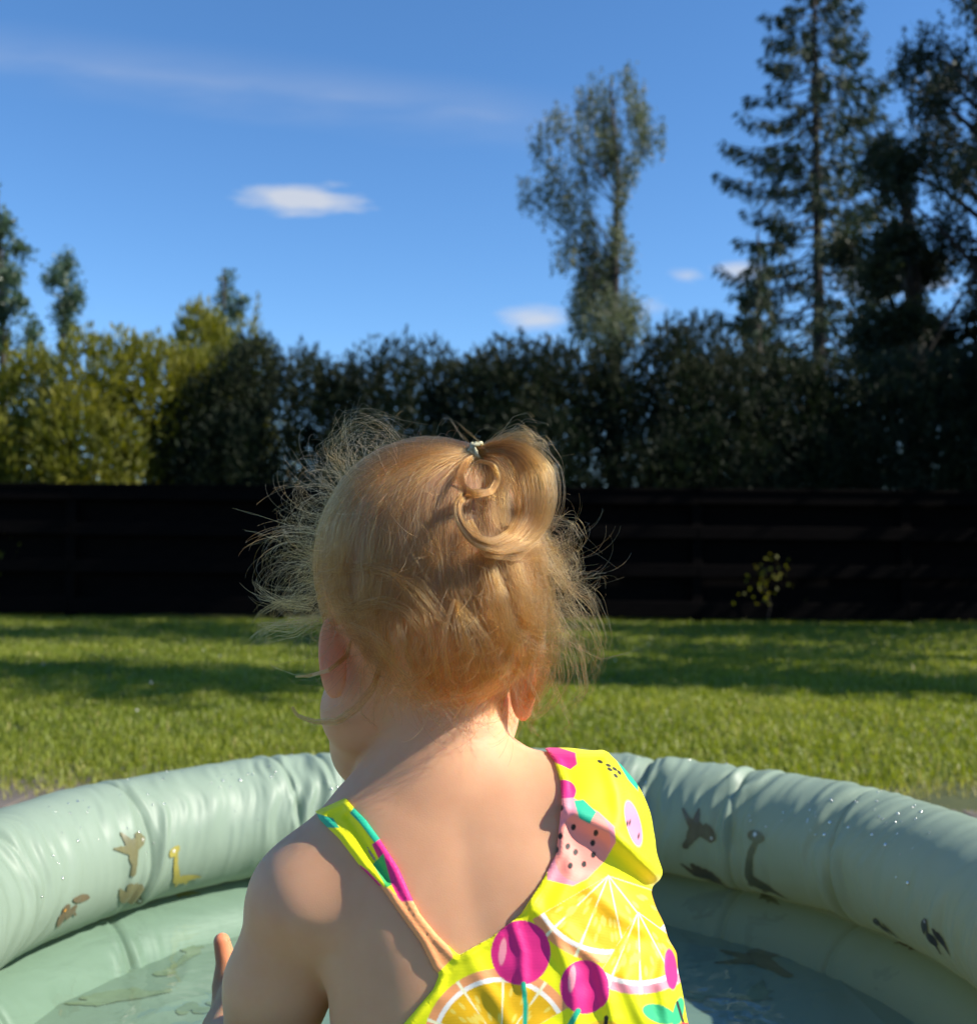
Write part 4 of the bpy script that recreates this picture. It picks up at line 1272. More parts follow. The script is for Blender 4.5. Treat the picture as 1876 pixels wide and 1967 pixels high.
def suit_sdf(P):
    P = np.asarray(P, np.float32)
    bd = sdf_body(P)
    out = bd - 0.002
    k = np.abs(bd) < 0.022
    if k.any():
        Q = P[k]
        m, px, py = suit_mask(Q)
        back = Q[:, 1] < _spl(Q[:, 2], TZ, TY) + 0.01
        t = np.full(len(Q), 0.0022)
        t += np.where(back, 0.0030 * sm(px, 1120, 1230) * sm(py, 1500, 1600), 0)
        for pts, w, a in FOLDS:
            ld = np.sqrt(line_d(px, py, pts) ** 2 + 9.0)
            t += np.where(back, a * np.exp(-(ld / (w * 1.25)) ** 2), 0)
        t -= np.where(back, 0.0022 * np.exp(-(line_d(px, py, [(668, 1570), (700, 1620), (745, 1690)]) / 7.0) ** 2), 0)
        t += 0.0013 * np.exp(-((m + 0.0032) / 0.0022) ** 2)
        t += 0.0006 * noise2(px / 34 + 9, py / 30 + 9, 91)
        out[k] = np.maximum(bd[k] - t, m)
    return out
def srgb(r, g_, b_):
    c = np.array([r, g_, b_]) / 255.0
    return np.where(c <= 0.04045, c / 12.92, ((c + 0.055) / 1.055) ** 2.4)
YELLOW, MAGENTA, PINK, TEAL, PEACH, WHITE_, BLACK_, ORANGE, GREEN_ = (srgb(*c) for c in (
    (240, 236, 6), (222, 34, 122), (244, 150, 160), (30, 175, 135), (244, 160, 100), (250, 240, 225), (38, 34, 30), (236, 168, 4), (60, 175, 90)))
def paint(x, y):
    col = np.empty(x.shape + (3,)); col[:] = YELLOW
    def lay(d, c, soft=1.6):
        a = np.clip(0.5 - d / soft, 0, 1)[..., None]
        col[:] = col * (1 - a) + c * a
    def E_(cx, cy, rx, ry, rot=0.0):
        return ell(x, y, (cx, cy), rx, ry, rot)
    def slice_(ax, ay, R, a0, a1, rind, spokes, clip=None):
        r = np.hypot(x - ax, y - ay); th_ = np.degrees(np.arctan2(y - ay, x - ax))
        mid, hw = (a0 + a1) / 2, (a1 - a0) / 2
        da = (np.abs((th_ - mid + 180) % 360 - 180) - hw) * r * 0.01745
        base = np.maximum(r - R, da)
        if clip is not None:
            base = np.maximum(base, clip)
        lay(base, rind); lay(np.maximum(base, r - R + 17), WHITE_); lay(np.maximum(base, r - R + 26), ORANGE * 0.85 + YELLOW * 0.15)
        for s in spokes:
            ex, ey = math.cos(math.radians(s)), math.sin(math.radians(s))
            w = 1.2 + 2.2 * np.clip((r - R + 60) / 60, 0, 1)
            dd = np.abs((x - ax) * ey - (y - ay) * ex) - w
            lay(np.maximum(np.maximum(base, dd), -((x - ax) * ex + (y - ay) * ey)), WHITE_ * 0.7 + YELLOW * 0.3)
        # pulp
        q = np.random.default_rng(int(ax))
        for _ in range(26):
            rr_, tt = R * q.uniform(0.35, 0.78), math.radians(q.uniform(a0 + 4, a1 - 4))
            lay(np.maximum(np.maximum(base, r - R + 30), ell(x, y, (ax + rr_ * math.cos(tt), ay + rr_ * math.sin(tt)), 9, 3.2, tt)), ORANGE * 0.45 + WHITE_ * 0.12 + YELLOW * 0.43)
    # shoulder
    lay(poly_sd(x, y, [(1038, 1425), (1105, 1446), (1108, 1468), (1095, 1478), (1060, 1462)]), MAGENTA)
    lay(poly_sd(x, y, [(1050, 1420), (1070, 1418), (1066, 1432), (1052, 1436)]), TEAL)
    lay(E_(1082, 1520, 24, 22), MAGENTA)
    lay(poly_sd(x, y, [(1180, 1455), (1225, 1460), (1225, 1520), (1206, 1498)]), TEAL)
    for cx, cy, a in ((1152, 1463, .4), (1168, 1470, .4), (1180, 1477, .6), (1171, 1478, .5), (1189, 1484, .9), (1182, 1490, .8)):
        lay(E_(cx, cy, 6, 3, a), BLACK_)
    # watermelon
    wm = poly_sd(x, y, [(1055, 1535), (1100, 1532), (1150, 1560), (1180, 1588), (1182, 1618), (1160, 1655), (1128, 1688), (1100, 1702), (1050, 1690)])
    lay(wm, PINK * 0.92); lay(np.maximum(wm, E_(1118, 1625, 52, 70, 0.3)), srgb(246, 148, 130))
    lay(poly_sd(x, y, [(1102, 1538), (1120, 1536), (1145, 1560), (1132, 1582), (1112, 1572)]), TEAL)
    for cx, cy in ((1077, 1552), (1101, 1589), (1076, 1606), (1068, 1632), (1138, 1619), (1139, 1642), (1105, 1637), (1121, 1660), (1095, 1663), (1144, 1600), (1090, 1626)):
        lay(E_(cx, cy, 4.6, 6.2, 0.2), BLACK_)
    # pink fruit at the side
    pf = E_(1216, 1582, 14, 46, -0.25)
    lay(pf, srgb(240, 140, 170))
    for cx, cy in ((1204, 1582), (1209, 1580), (1226, 1606)):
        lay(E_(cx, cy, 1.8, 6, 0.2), BLACK_)
    # citrus slices
    slice_(1168, 1682, 168, 18, 150, PEACH, (18, 52, 78, 112, 136), None)
    slice_(1225, 1752, 158, 36, 122, PINK, (36, 62, 88, 112), None)
    slice_(962, 2010, 150, 175, 330, PEACH, (200, 236, 272, 305), None)
    # cherries
    lay(np.minimum(E_(1000, 1830, 57, 62, 0.1), E_(1012, 1812, 40, 38)), MAGENTA); lay(E_(965, 1828, 7, 26, 0.12), PINK)
    lay(np.minimum(E_(1122, 1896, 47, 52), E_(1140, 1905, 30, 34)), MAGENTA); lay(E_(1098, 1880, 7, 26, 0.12), PINK)
    lay(line_d(x, y, [(1005, 1890), (1009, 1930), (1006, 2060)]) - 4.5, TEAL)
    lay(line_d(x, y, [(1110, 1942), (1096, 1966), (1040, 2060)]) - 5.5, TEAL)
    lay(line_d(x, y, [(1160, 1990), (1164, 1955)]) - 4, BLACK_); lay(E_(1160, 2020, 70, 60), srgb(250, 205, 40)); lay(line_d(x, y, [(1160, 1992), (1164, 1955)]) - 4, BLACK_)
    # leaf and berry
    lay(E_(1266, 1948, 34, 17, 0.35), GREEN_ * 0.5 + TEAL * 0.5); lay(E_(1302, 1945, 10, 30, 0.2), GREEN_ * 0.5 + TEAL * 0.5)
    lay(line_d(x, y, [(1300, 1925), (1312, 1965)]) - 2.5, BLACK_); lay(E_(1318, 2010, 44, 46), srgb(235, 60, 70))
    lay(E_(1288, 1862, 12, 40, -0.1), MAGENTA)
    # strap
    st = (x < 870) & (y < 1880) & (x < 640 + (y - 1400) * 0.53)
    def lays(d, c):
        lay(np.where(st, d, 50), c)
    lays(poly_sd(x, y, [(600, 1560), (640, 1572), (652, 1590), (628, 1590)]), TEAL)
    lays(poly_sd(x, y, [(682, 1548), (706, 1576), (732, 1612), (722, 1622), (690, 1580), (672, 1562)]), TEAL)
    lays(poly_sd(x, y, [(714, 1622), (732, 1610), (768, 1668), (796, 1732), (768, 1732), (742, 1680)]), MAGENTA)
    lays(poly_sd(x, y, [(690, 1660), (706, 1672), (738, 1706), (726, 1712), (700, 1685)]), MAGENTA)
    lays(poly_sd(x, y, [(736, 1640), (752, 1700), (742, 1705), (716, 1660)]), GREEN_)  # shaded valley between the two straps, painted as a green strip
    lays(poly_sd(x, y, [(726, 1702), (748, 1706), (772, 1732), (798, 1730), (880, 1830), (838, 1872), (800, 1815), (760, 1750)]), PEACH)
    return col
V, F = surface_nets(suit_sdf, (-0.155, 0.60, 0.20), (0.165, 0.83, 0.53), 0.0014)
bd = sdf_body(V)
keep = (bd[F] > -0.0008).any(1)
F = F[keep]
used, inv = np.unique(F.ravel(), return_inverse=True)
V = V[used]; F = inv.reshape(-1, 4)
def subdivide(V, F):
    E = np.sort(np.stack([F, np.roll(F, -1, 1)], -1).reshape(-1, 2), 1)
    key, inv_ = np.unique(E[:, 0].astype(np.int64) * len(V) + E[:, 1], return_inverse=True)
    mid = (V[key // len(V)] + V[key % len(V)]) / 2
    e = inv_.reshape(-1, 4) + len(V)
    c = np.arange(len(F)) + len(V) + len(mid)
    F2 = np.concatenate([np.stack([F[:, i], e[:, i], c, e[:, (i + 3) % 4]], 1) for i in range(4)])
    return np.concatenate([V, mid, V[F].mean(1)]), F2
V, F = subdivide(V, F)
px, py = to_px(V)
colr = paint(px, py)
me = mesh_np('swimsuit', V - PO, F)
ca = me.color_attributes.new('print', 'FLOAT_COLOR', 'POINT')
ca.data.foreach_set('color', np.concatenate([colr, np.ones((len(V), 1))], 1).astype(np.float32).ravel())
lycra, tr, b = mat_new('printed_lycra')
at_ = N(tr, 'ShaderNodeAttribute', attribute_name='print')
tr.links.new(at_.outputs['Color'], b.inputs['Base Color'])
b.inputs['Roughness'].default_value = 0.55
b.inputs['Specular IOR Level'].default_value = 0.3
b.inputs['Sheen Weight'].default_value = 0.15
tcn = N(tr, 'ShaderNodeTexCoord')
wv = N(tr, 'ShaderNodeTexWave', i_Scale=420.0, i_Distortion=1.0)
wv.bands_direction = 'Z'
tr.links.new(tcn.outputs['Object'], wv.inputs[0])
bp = N(tr, 'ShaderNodeBump', i_Strength=0.12, i_Distance=0.0004)
tr.links.new(wv.outputs[0], bp.inputs['Height']); tr.links.new(bp.outputs[0], b.inputs['Normal'])
obj('swimsuit', me, lycra, person, label='bright yellow swimsuit printed with citrus, cherries and watermelon')
# ------------------------------------------------------------------ hair
hg = np.random.default_rng(77)
def sdf_scalp(P):
    P = np.asarray(P, np.float32)
    d = sdf_head(P)
    return np.minimum(d, sd_caps(P, at(850, 1490, 0.744), at(838, 1330, 0.750), 0.043, 0.0405))
def sdf_cast(P):
    P = np.asarray(P, np.float32)
    d = sdf_face(P, sdf_head(P))
    d = np.minimum(np.minimum(d, sdf_ear(P, EAR_L, EFL, 1)), sdf_ear(P, EAR_R, EFR, -1))
    return np.minimum(d, sd_caps(P, at(850, 1490, 0.744), at(838, 1330, 0.750), 0.043, 0.0405))
_gx = np.arange(430.0, 1260.0, 7.0); _gy = np.arange(770.0, 1440.0, 7.0)
def _depths(miss=0.752):
    px, py = (a.ravel() for a in np.meshgrid(_gx, _gy, indexing='ij'))
    d = CF[None] + CR[None] * ((px - CX) / FPX)[:, None] - CU[None] * ((py - CY) / FPX)[:, None]
    d /= np.linalg.norm(d, axis=1, keepdims=True)
    t = np.full(len(px), 0.6)
    for _ in range(36):
        t += np.clip(sdf_cast(CP + d * t[:, None]), -0.01, 0.05) * 0.9
    p = CP + d * t[:, None]
    return np.where((t < 0.95) & (np.abs(sdf_cast(p)) < 0.003), p[:, 1], miss).reshape(len(_gx), len(_gy))
_dm = _depths()
def cast(px, py):
    """depth of the head behind a photo position"""
    u = np.clip((np.atleast_1d(np.asarray(px, float)) - _gx[0]) / 7.0, 0, len(_gx) - 1.001); v = np.clip((np.atleast_1d(np.asarray(py, float)) - _gy[0]) / 7.0, 0, len(_gy) - 1.001)
    i, j = u.astype(int), v.astype(int); f, g_ = u - i, v - j
    return (_dm[i, j] * (1 - f) + _dm[i + 1, j] * f) * (1 - g_) + (_dm[i, j + 1] * (1 - f) + _dm[i + 1, j + 1] * f) * g_
def scalp_roots(n, accept):
    out = []
    while sum(len(o) for o in out) < n:
        k = n * 3
        d = unit(hg.normal(size=(k, 3)))
        t = np.full(k, 0.125)
        for _ in range(24):
            t -= np.clip(sdf_head(HC + d * t[:, None]), -0.01, 0.05) * 0.9
        p = HC + d * t[:, None]
        q = (p - HC) @ HR
        lim = np.interp(q[:, 1], [-0.09, -0.05, -0.02, 0.0, 0.02, 0.045, 0.065, 0.08], [-0.084, -0.084, -0.078, -0.052, -0.022, 0.008, 0.035, 0.06])
        lim = lim + 0.008 * hg.normal(size=k)
        out.append(p[(q[:, 2] > lim) & accept(q, p)])
    return np.concatenate(out)[:n]
TIE = at(913, 868, cast(913, 892)[0] + 0.004)
TIE_N = grad(sdf_scalp, TIE[None])[0]
STR, RAD = [], []
def add(P, r0, r1):
    """P (n, k, 3)"""
    for s in P:
        STR.append(s.astype(np.float32))
        RAD.append(np.linspace(r0, r1, len(s)).astype(np.float32))
def push(P, layer):
    d = sdf_scalp(P)
    bad = d < layer
    if bad.any():
        P = P.copy()
        P[bad] += grad(sdf_scalp, P[bad]) * (layer[bad] - d[bad])[:, None] if np.ndim(layer) else grad(sdf_scalp, P[bad]) * (layer - d[bad])[:, None]
    return P
def grow(root, d0, Ln, nseg, grav, curv, axis, layer, wob=0.0, ramp=0.15, stick=0.0):
    n = len(root); p = root.copy(); d = unit(d0); out = [p]
    st = (Ln / nseg)[:, None]
    for i in range(nseg):
        # turn about the strand's own axis, then sag
        a = (curv * st[:, 0] * (ramp + (1 - ramp) * 2.2 * (i / nseg) ** 1.5))[:, None]
        d = unit(d + np.cross(axis, d) * a + np.array([0, 0, -1.0]) * grav[:, None] * st * 30 + hg.normal(size=(n, 3)) * wob)
        p = push(p + d * st, layer)
        if np.any(stick):
            ds = sdf_scalp(p)
            pull = np.clip(ds - layer, 0, 0.004) * stick * (1 - 0.6 * i / nseg)
            p = p - grad(sdf_scalp, p) * pull[:, None]
        d = unit(d * 0.6 + unit(p - out[-1]) * 0.4)
        out.append(p)
    return np.stack(out, 1)

# A: hair on top combed into the tie ------------------------------------------
def accA(q, p):
    dt = np.linalg.norm(p - TIE, axis=1)
    return ((q[:, 2] > 0.030 + 0.012 * hg.normal(size=len(q))) | (dt < 0.040)) & (dt > 0.006)
RA = scalp_roots(5200, accA)
k = 15
t = np.linspace(0, 1, k)
e0 = unit(RA - HC); e1 = unit(TIE - HC)[None]
om = np.arccos(np.clip((e0 * e1).sum(1), -1, 1))[:, None] + 1e-4
W0 = np.sin((1 - t)[None] * om) / np.sin(om); W1 = np.sin(t[None] * om) / np.sin(om)
r0 = np.linalg.norm(RA - HC, axis=1); r1 = np.linalg.norm(TIE - HC)
PA = HC + (W0[..., None] * e0[:, None] + W1[..., None] * e1[:, None]) * (r0[:, None] + (r1 - r0)[:, None] * t)[..., None]
fl = PA.reshape(-1, 3)
lay_ = 0.0012 + 0.0042 * hg.random(len(RA))
lift = (lay_[:, None] * (0.3 + 0.7 * np.sin(np.pi * np.clip(t * 0.95 + 0.05, 0, 1)) ** 0.5)[None]).reshape(-1)
dcur = sdf_scalp(fl)
fl = fl + grad(sdf_scalp, fl) * (lift - dcur)[:, None]
PA = fl.reshape(len(RA), k, 3)
cl_ = noise2(e0[:, 0] * 22 + 40, e0[:, 2] * 22 + 40, 5)
PA += (np.sin(t * 9 + cl_[:, None] * 6)[..., None] * np.array([0.0006, 0, 0.0006])) + np.cumsum(hg.normal(size=PA.shape) * 0.00018, axis=1)
PA[:, -1] = TIE + hg.normal(size=(len(RA), 3)) * 0.0022
add(PA, 0.000062, 0.00005)

# B: loose hair that falls down the back and the sides ------------------------
def accB(q, p):
    ear = np.linalg.norm(p - EAR_L, axis=1)
    thin = hg.random(len(q)) < np.clip(1.0 + (p[:, 2] - HC[2] + 0.02) / 0.05 + 2.2 * np.clip((p - HC) @ CR, 0, 0.05) / 0.05, 0.22, 1)
    dt = np.linalg.norm(p - TIE, axis=1)
    return (q[:, 2] < 0.050 + 0.012 * hg.normal(size=len(q))) & (dt > 0.034) & (ear > 0.034) & thin
RB = scalp_roots(10500, accB)
NB = grad(sdf_scalp, RB)
gi = hg.choice(len(RB), 260, replace=False)
near = np.argmin(((RB[:, None] - RB[gi][None]) ** 2).sum(-1), 1)
away = RB - TIE
away = unit(away - NB * (away * NB).sum(1, keepdims=True))
dn = np.array([0, 0, -1.0]) - NB * (NB @ np.array([0, 0, -1.0]))[:, None]
dn = unit(dn)
side = np.sign((RB - HC) @ CR)
gax = unit(NB[gi] * 1.0 + hg.normal(size=(260, 3)) * 0.6)
gcur = hg.choice([-1, 1], 260) * hg.uniform(8, 60, 260)
glen = hg.uniform(0.045, 0.095, 260)
low = np.clip((HC[2] - 0.045 - RB[:, 2]) / 0.05, 0, 1)
Lb = glen[near] * hg.uniform(0.8, 1.15, len(RB)) * (1 - 0.62 * low)
Lb = np.minimum(Lb, np.maximum(0.02, (RB[:, 2] - (HC[2] - 0.090 + 0.034 * sm(-((RB - HC) @ CR), -0.03, 0.04) - 0.028 * hg.random(len(RB)) ** 2)) * 1.25))
d0 = away * 0.35 + dn * 0.95 + NB * 0.04 + hg.normal(size=RB.shape) * 0.06
PB = grow(RB, d0, Lb, 18, np.full(len(RB), 0.5), gcur[near] + hg.normal(0, 6, len(RB)), gax[near], 0.0006 + 0.0030 * hg.random(len(RB)), wob=0.012, stick=0.8 - 0.5 * sm((RB - HC) @ CR, 0.0, 0.05))
# gather each lock towards its guide
tt = np.linspace(0, 1, 19)
guide = PB[gi][near]
w = (0.35 + 0.55 * hg.random(260)[near])[:, None] * (tt ** 1.3)[None]
off = (RB - RB[gi][near])[:, None] * (1 - 0.8 * tt)[None, :, None]
PB = PB * (1 - w[..., None]) + (guide + off) * w[..., None]
hit = (np.linalg.norm(PB - (EAR_L + np.array([-0.004, -0.004, -0.004])), axis=2) < 0.027).any(1)
PB = PB[~hit | (hg.random(len(PB)) < 0.05)]
add(PB, 0.000058, 0.000028)

# C: flyaway frizz -------------------------------------------------------------
def frizz(n, accept, lo, hi, out_, grav, curv, seed_dir=None, r=0.00006, per=5):
    """flyaways in small bunches that share a curl"""
    R_ = scalp_roots(n, accept)
    m = max(8, n // per)
    gr = R_[:m]
    nr_ = np.argmin(((R_[:, None] - gr[None]) ** 2).sum(-1), 1)
    Nn = grad(sdf_scalp, R_)
    gd = unit(hg.normal(size=(m, 3))) * 0.55
    d = Nn * out_ + gd[nr_] + unit(hg.normal(size=R_.shape)) * 0.14
    if seed_dir is not None:
        d = d + np.asarray(seed_dir)
    gax_ = unit(CF[None] + hg.normal(size=(m, 3)) * 0.6)
    gcv = hg.choice([-1, 1], m) * hg.uniform(0.5, 2.1, m) * curv
    gln = hg.uniform(lo, hi, m)
    P = grow(R_, d, gln[nr_] * hg.uniform(0.7, 1.1, n), 22, np.full(n, grav) * hg.uniform(0.6, 1.4, n), gcv[nr_] * hg.uniform(0.75, 1.25, n), unit(gax_[nr_] + hg.normal(size=R_.shape) * 0.15), np.full(n, 0.001), wob=0.008, ramp=0.45)
    add(P, r, 0.00003)
# left cloud, blown out from the temple
lx = lambda q, p: (p - HC) @ CR
frizz(250, lambda q, p: (lx(q, p) < -0.048) & (p[:, 2] > HC[2] - 0.05), 0.035, 0.078, 0.62, 0.14, 48, [-0.35, 0.0, 0.05])
frizz(170, lambda q, p: (lx(q, p) < -0.040) & (p[:, 2] < HC[2] + 0.01), 0.035, 0.075, 0.45, 0.24, 50, [-0.30, 0.0, -0.1])
frizz(150, lambda q, p: (lx(q, p) < -0.01) & (p[:, 2] > HC[2] + 0.035), 0.030, 0.070, 0.8, 0.06, 36, [-0.2, 0, 0.35])
# right cloud
frizz(560, lambda q, p: (lx(q, p) > 0.042) & (p[:, 2] < HC[2] + 0.02), 0.040, 0.085, 0.50, 0.34, 44, [0.28, -0.05, -0.15])
frizz(150, lambda q, p: (lx(q, p) > 0.045), 0.025, 0.055, 0.7, 0.12, 50, [0.3, 0, 0])
# short wisps all over and at the nape
frizz(700, lambda q, p: q[:, 1] < 0.03, 0.020, 0.065, 0.34, 0.30, 34, [0, -0.1, -0.25], 0.00005)
frizz(200, lambda q, p: p[:, 2] < HC[2] - 0.055, 0.020, 0.05, 0.30, 0.45, 40, [0.05, -0.05, -0.4], 0.00005)

# D, E: ponytail and single locks along photo paths ---------------------------
def lock(path, n, w, offs, jit=0.35, k=26, wave=0.0, r=0.00007, tip=0.00004, abs_y=None, spread_end=1.0, seed=0):
    """path: photo x, y; offs: distance off the scalp (m) along the path; w: half-width (photo units)"""
    path = np.asarray(path, float)
    s = np.concatenate([[0], np.cumsum(np.hypot(*np.diff(path, axis=0).T))]); s /= s[-1]
    u = np.linspace(0, 1, k)
    # smooth resample
    uu = np.linspace(0, 1, 120)
    X = np.interp(uu, s, path[:, 0]); Y_ = np.interp(uu, s, path[:, 1])
    ker = np.hanning(15); ker /= ker.sum()
    def smooth(a):
        return np.convolve(np.concatenate([2 * a[0] - a[1:8][::-1], a, 2 * a[-1] - a[-8:-1][::-1]]), ker, 'valid')
    X, Y_ = smooth(X), smooth(Y_)
    X = np.interp(u, uu, X); Y_ = np.interp(u, uu, Y_)
    ww = np.interp(u, np.linspace(0, 1, len(w)), w)
    oo = np.interp(u, np.linspace(0, 1, len(offs)), offs)
    dep = cast(X, Y_)
    if abs_y is not None:
        ay = np.interp(u, np.linspace(0, 1, len(abs_y)), abs_y)
        cl = np.where(dep > 0.745, 1.0, dep - 0.006 - 0.014 * np.sin(np.pi * np.clip(u, 0, 0.75)) ** 2)
        dep = np.minimum(ay, cl)
        dep = np.convolve(np.concatenate([[dep[0]] * 3, dep, [dep[-1]] * 3]), np.ones(7) / 7, 'valid'); oo = oo * 0
    if abs_y is None:
        dep = np.convolve(np.concatenate([[dep[0]] * 2, dep, [dep[-1]] * 2]), np.ones(5) / 5, 'valid')
    T_ = np.stack([np.gradient(X), np.gradient(Y_)], 1); T_ /= np.linalg.norm(T_, axis=1, keepdims=True)
    Nm = np.stack([-T_[:, 1], T_[:, 0]], 1)
    P = np.empty((n, k, 3))
    for i in range(n):
        a = hg.uniform(-1, 1) if hg.random() < 0.9 else hg.normal(0, 0.9)
        bq = hg.normal(0, 0.5)
        ph_ = hg.uniform(0, 6.28)
        e = a * ww * (1 + (spread_end - 1) * u) + wave * np.sin(u * 11 + ph_) * u + jit * ww * 0.5 * np.interp(u, np.linspace(0, 1, 5), hg.normal(size=5))
        x = X + Nm[:, 0] * e; y = Y_ + Nm[:, 1] * e
        Yd = dep - oo - (0.003 if abs_y is None else 0.0) * np.sin(np.pi * np.clip(u * 1.1, 0, 1)) - bq * ww * 0.00022
        d = CF[None] + CR[None] * ((x - CX) / FPX)[:, None] - CU[None] * ((y - CY) / FPX)[:, None]
        q = CP + d * (Yd / d[:, 1])[:, None]
        m = int(k * (1 - 0.22 * hg.random() ** 2))
        q2 = q[:max(6, m)]
        STR.append(q2.astype(np.float32)); RAD.append(np.linspace(r, tip, len(q2)).astype(np.float32))
YT = TIE[1]
# loose arcs lying over the back of the head
for i in range(150):
    x0, y0 = hg.uniform(610, 1040), hg.uniform(930, 1200)
    a = hg.uniform(0, 6.28) if i % 3 == 0 else hg.normal(1.3, 0.6); cv_ = hg.choice([-1, 1]) * hg.uniform(0.3, 1.7); L_ = hg.uniform(60, 150)
    pts = [(x0, y0)]
    for q in range(5):
        pts.append((pts[-1][0] + math.cos(a) * L_ / 5, pts[-1][1] + math.sin(a) * L_ / 5)); a += cv_ / 5
    lock(pts, hg.integers(1, 4), [1, 2, 3, 3], [0.003, 0.009, 0.012, 0.010], 0.5, 18, 1.5, 0.000065)
# ponytail: a broad sheet that goes over and curls under
lock([(915, 868), (950, 858), (992, 864), (1026, 898), (1038, 948), (1032, 1000), (1000, 1040), (955, 1054), (910, 1040), (882, 1005), (874, 968), (888, 945), (918, 940), (948, 950), (966, 975)], 560, [6, 13, 24, 34, 32, 24, 16, 11, 9, 6, 4, 3, 2], [0], 0.25, 42, abs_y=[YT, YT - 0.012, YT - 0.022, YT - 0.027, YT - 0.028, YT - 0.028, YT - 0.026, YT - 0.024])
lock([(916, 872), (955, 862), (990, 885), (1008, 930), (1010, 980), (985, 1026), (945, 1046), (905, 1030), (880, 998), (880, 966), (900, 952), (935, 952), (962, 968), (968, 978)], 220, [7, 20, 26, 22, 15, 11, 9, 6, 4, 3, 2], [0], 0.25, 36, abs_y=[YT, YT - 0.010, YT - 0.018, YT - 0.024, YT - 0.029, YT - 0.030])
lock([(912, 876), (893, 888), (883, 912), (890, 938), (914, 951), (944, 944), (957, 918), (948, 893), (922, 884), (902, 896)], 130, [4, 6, 6, 6, 6, 6, 5, 3, 2], [0], 0.3, 34, abs_y=[YT - 0.004, YT - 0.020, YT - 0.030, YT - 0.033, YT - 0.033, YT - 0.031])
lock([(916, 876), (940, 888), (958, 930), (962, 985), (968, 1020)], 200, [6, 16, 22, 20, 14], [0], 0.4, 20, abs_y=[YT, YT - 0.008, YT - 0.012, YT - 0.012])
lock([(900, 1000), (935, 1062), (990, 1070), (1045, 1030)], 60, [10, 9, 8, 6], [0], 0.4, 20, abs_y=[YT - 0.006, YT - 0.012, YT - 0.014, YT - 0.006])
for i in range(46):                                              # wisps off the top of the ponytail
    a = hg.uniform(-0.2, 1.2)
    lock([(918 + hg.normal(0, 4), 868), (960 + 30 * a, 846 - 14 * hg.random()), (1000 + 40 * a, 838 - 26 * hg.random() + 26 * a), (1030 + 38 * a * hg.random(), 850 + 70 * a * hg.random())], 3, [3, 5, 7, 10], [0], 0.5, 18, 2.0, 0.00006, abs_y=[YT, YT - 0.01, YT - 0.012, YT - 0.01])
for pts in ([(950, 850), (985, 800), (1015, 790), (1040, 815)], [(960, 850), (1010, 808), (1050, 815), (1065, 835)], [(905, 862), (860, 800), (842, 818), (838, 838)], [(930, 858), (880, 812), (850, 806), (836, 826)],
            [(985, 850), (1048, 836), (1078, 880), (1086, 915)], [(1000, 860), (1040, 850), (1072, 852)], [(560, 900), (545, 880), (548, 870)], [(560, 1010), (500, 990), (440, 972)], [(540, 1040), (490, 1020), (462, 1016)]):
    lock(pts, 2, [1, 2, 3, 3], [0.004], 0.6, 20, 1.5, 0.00006)
# front hair blown up at the top left
for i in range(44):
    j = hg.normal(0, 17, 8)
    lock([(655 + j[0], 912 + j[1]), (640 + j[2], 870 + j[3]), (672 + j[4], 822 + j[5]), (722 + 2 * j[6], 812 + j[7]), (762 + 2 * j[0], 838 + 1.2 * j[3])], 1, [3, 4, 5, 5, 5], [0], 0.5, 22, 2.0, 0.00006, abs_y=[0.765, 0.76, 0.752, 0.75, 0.752])
# locks lower down
def many(paths, n, w, offs, count, jitter, wave=2.0):
    for p in paths:
        for _ in range(count):
            q = np.asarray(p, float) + np.linspace(0.3, 1, len(p))[:, None] * hg.normal(0, jitter, (1, 2)) + hg.normal(0, jitter * 0.35, (len(p), 2))
            lock(q, n, w, offs, 0.4, 24, wave)
# sweeping arcs above the left ear
many([[(655, 1190), (690, 1162), (736, 1154), (780, 1170), (812, 1212), (822, 1246)]], 9, [3, 7, 10, 10, 7, 3], [0.002, 0.008, 0.012, 0.008], 3, 7)
many([[(690, 1085), (755, 1100), (808, 1140), (842, 1190), (850, 1235)], [(640, 1100), (730, 1090), (800, 1120), (850, 1180), (866, 1240)]], 7, [6, 10, 12, 10, 4], [0.002, 0.006, 0.010, 0.006], 4, 12)
many([[(640, 1208), (690, 1226), (736, 1256), (752, 1286)], [(650, 1190), (710, 1212), (756, 1250), (764, 1290)]], 10, [4, 6, 6, 2], [0.004, 0.010, 0.012, 0.008], 2, 7)
many([[(828, 1266), (812, 1295), (780, 1312), (742, 1306), (700, 1292)], [(842, 1250), (826, 1290), (790, 1320), (740, 1318)]], 9, [3, 6, 7, 5, 2], [0.004, 0.010, 0.012, 0.008], 2, 7)
many([[(676, 1225), (668, 1262), (632, 1292), (592, 1303), (562, 1305)]], 50, [2, 4, 4, 3, 1], [0.012, 0.024, 0.030, 0.026], 1, 3, 0.6)
many([[(728, 1280), (716, 1325), (684, 1364), (640, 1387), (600, 1392), (570, 1378), (551, 1350)]], 70, [4, 7, 8, 6, 4, 2], [0.006, 0.014, 0.018, 0.012, 0.004], 1, 5, 0.8)
many([[(600, 1172), (550, 1166), (510, 1152), (492, 1136)], [(602, 1190), (540, 1196), (500, 1210), (478, 1230)], [(600, 1150), (548, 1148), (512, 1165), (500, 1188)], [(610, 1180), (560, 1200), (505, 1206), (490, 1216)]], 7, [3, 7, 8, 6], [0.004, 0.008, 0.004, 0.0], 4, 12)
many([[(650, 1290), (560, 1295), (520, 1280), (516, 1268), (545, 1266)], [(600, 1260), (540, 1262), (515, 1275)]], 2, [1, 2, 3, 3], [0.006, 0.01, 0.01], 1, 8)
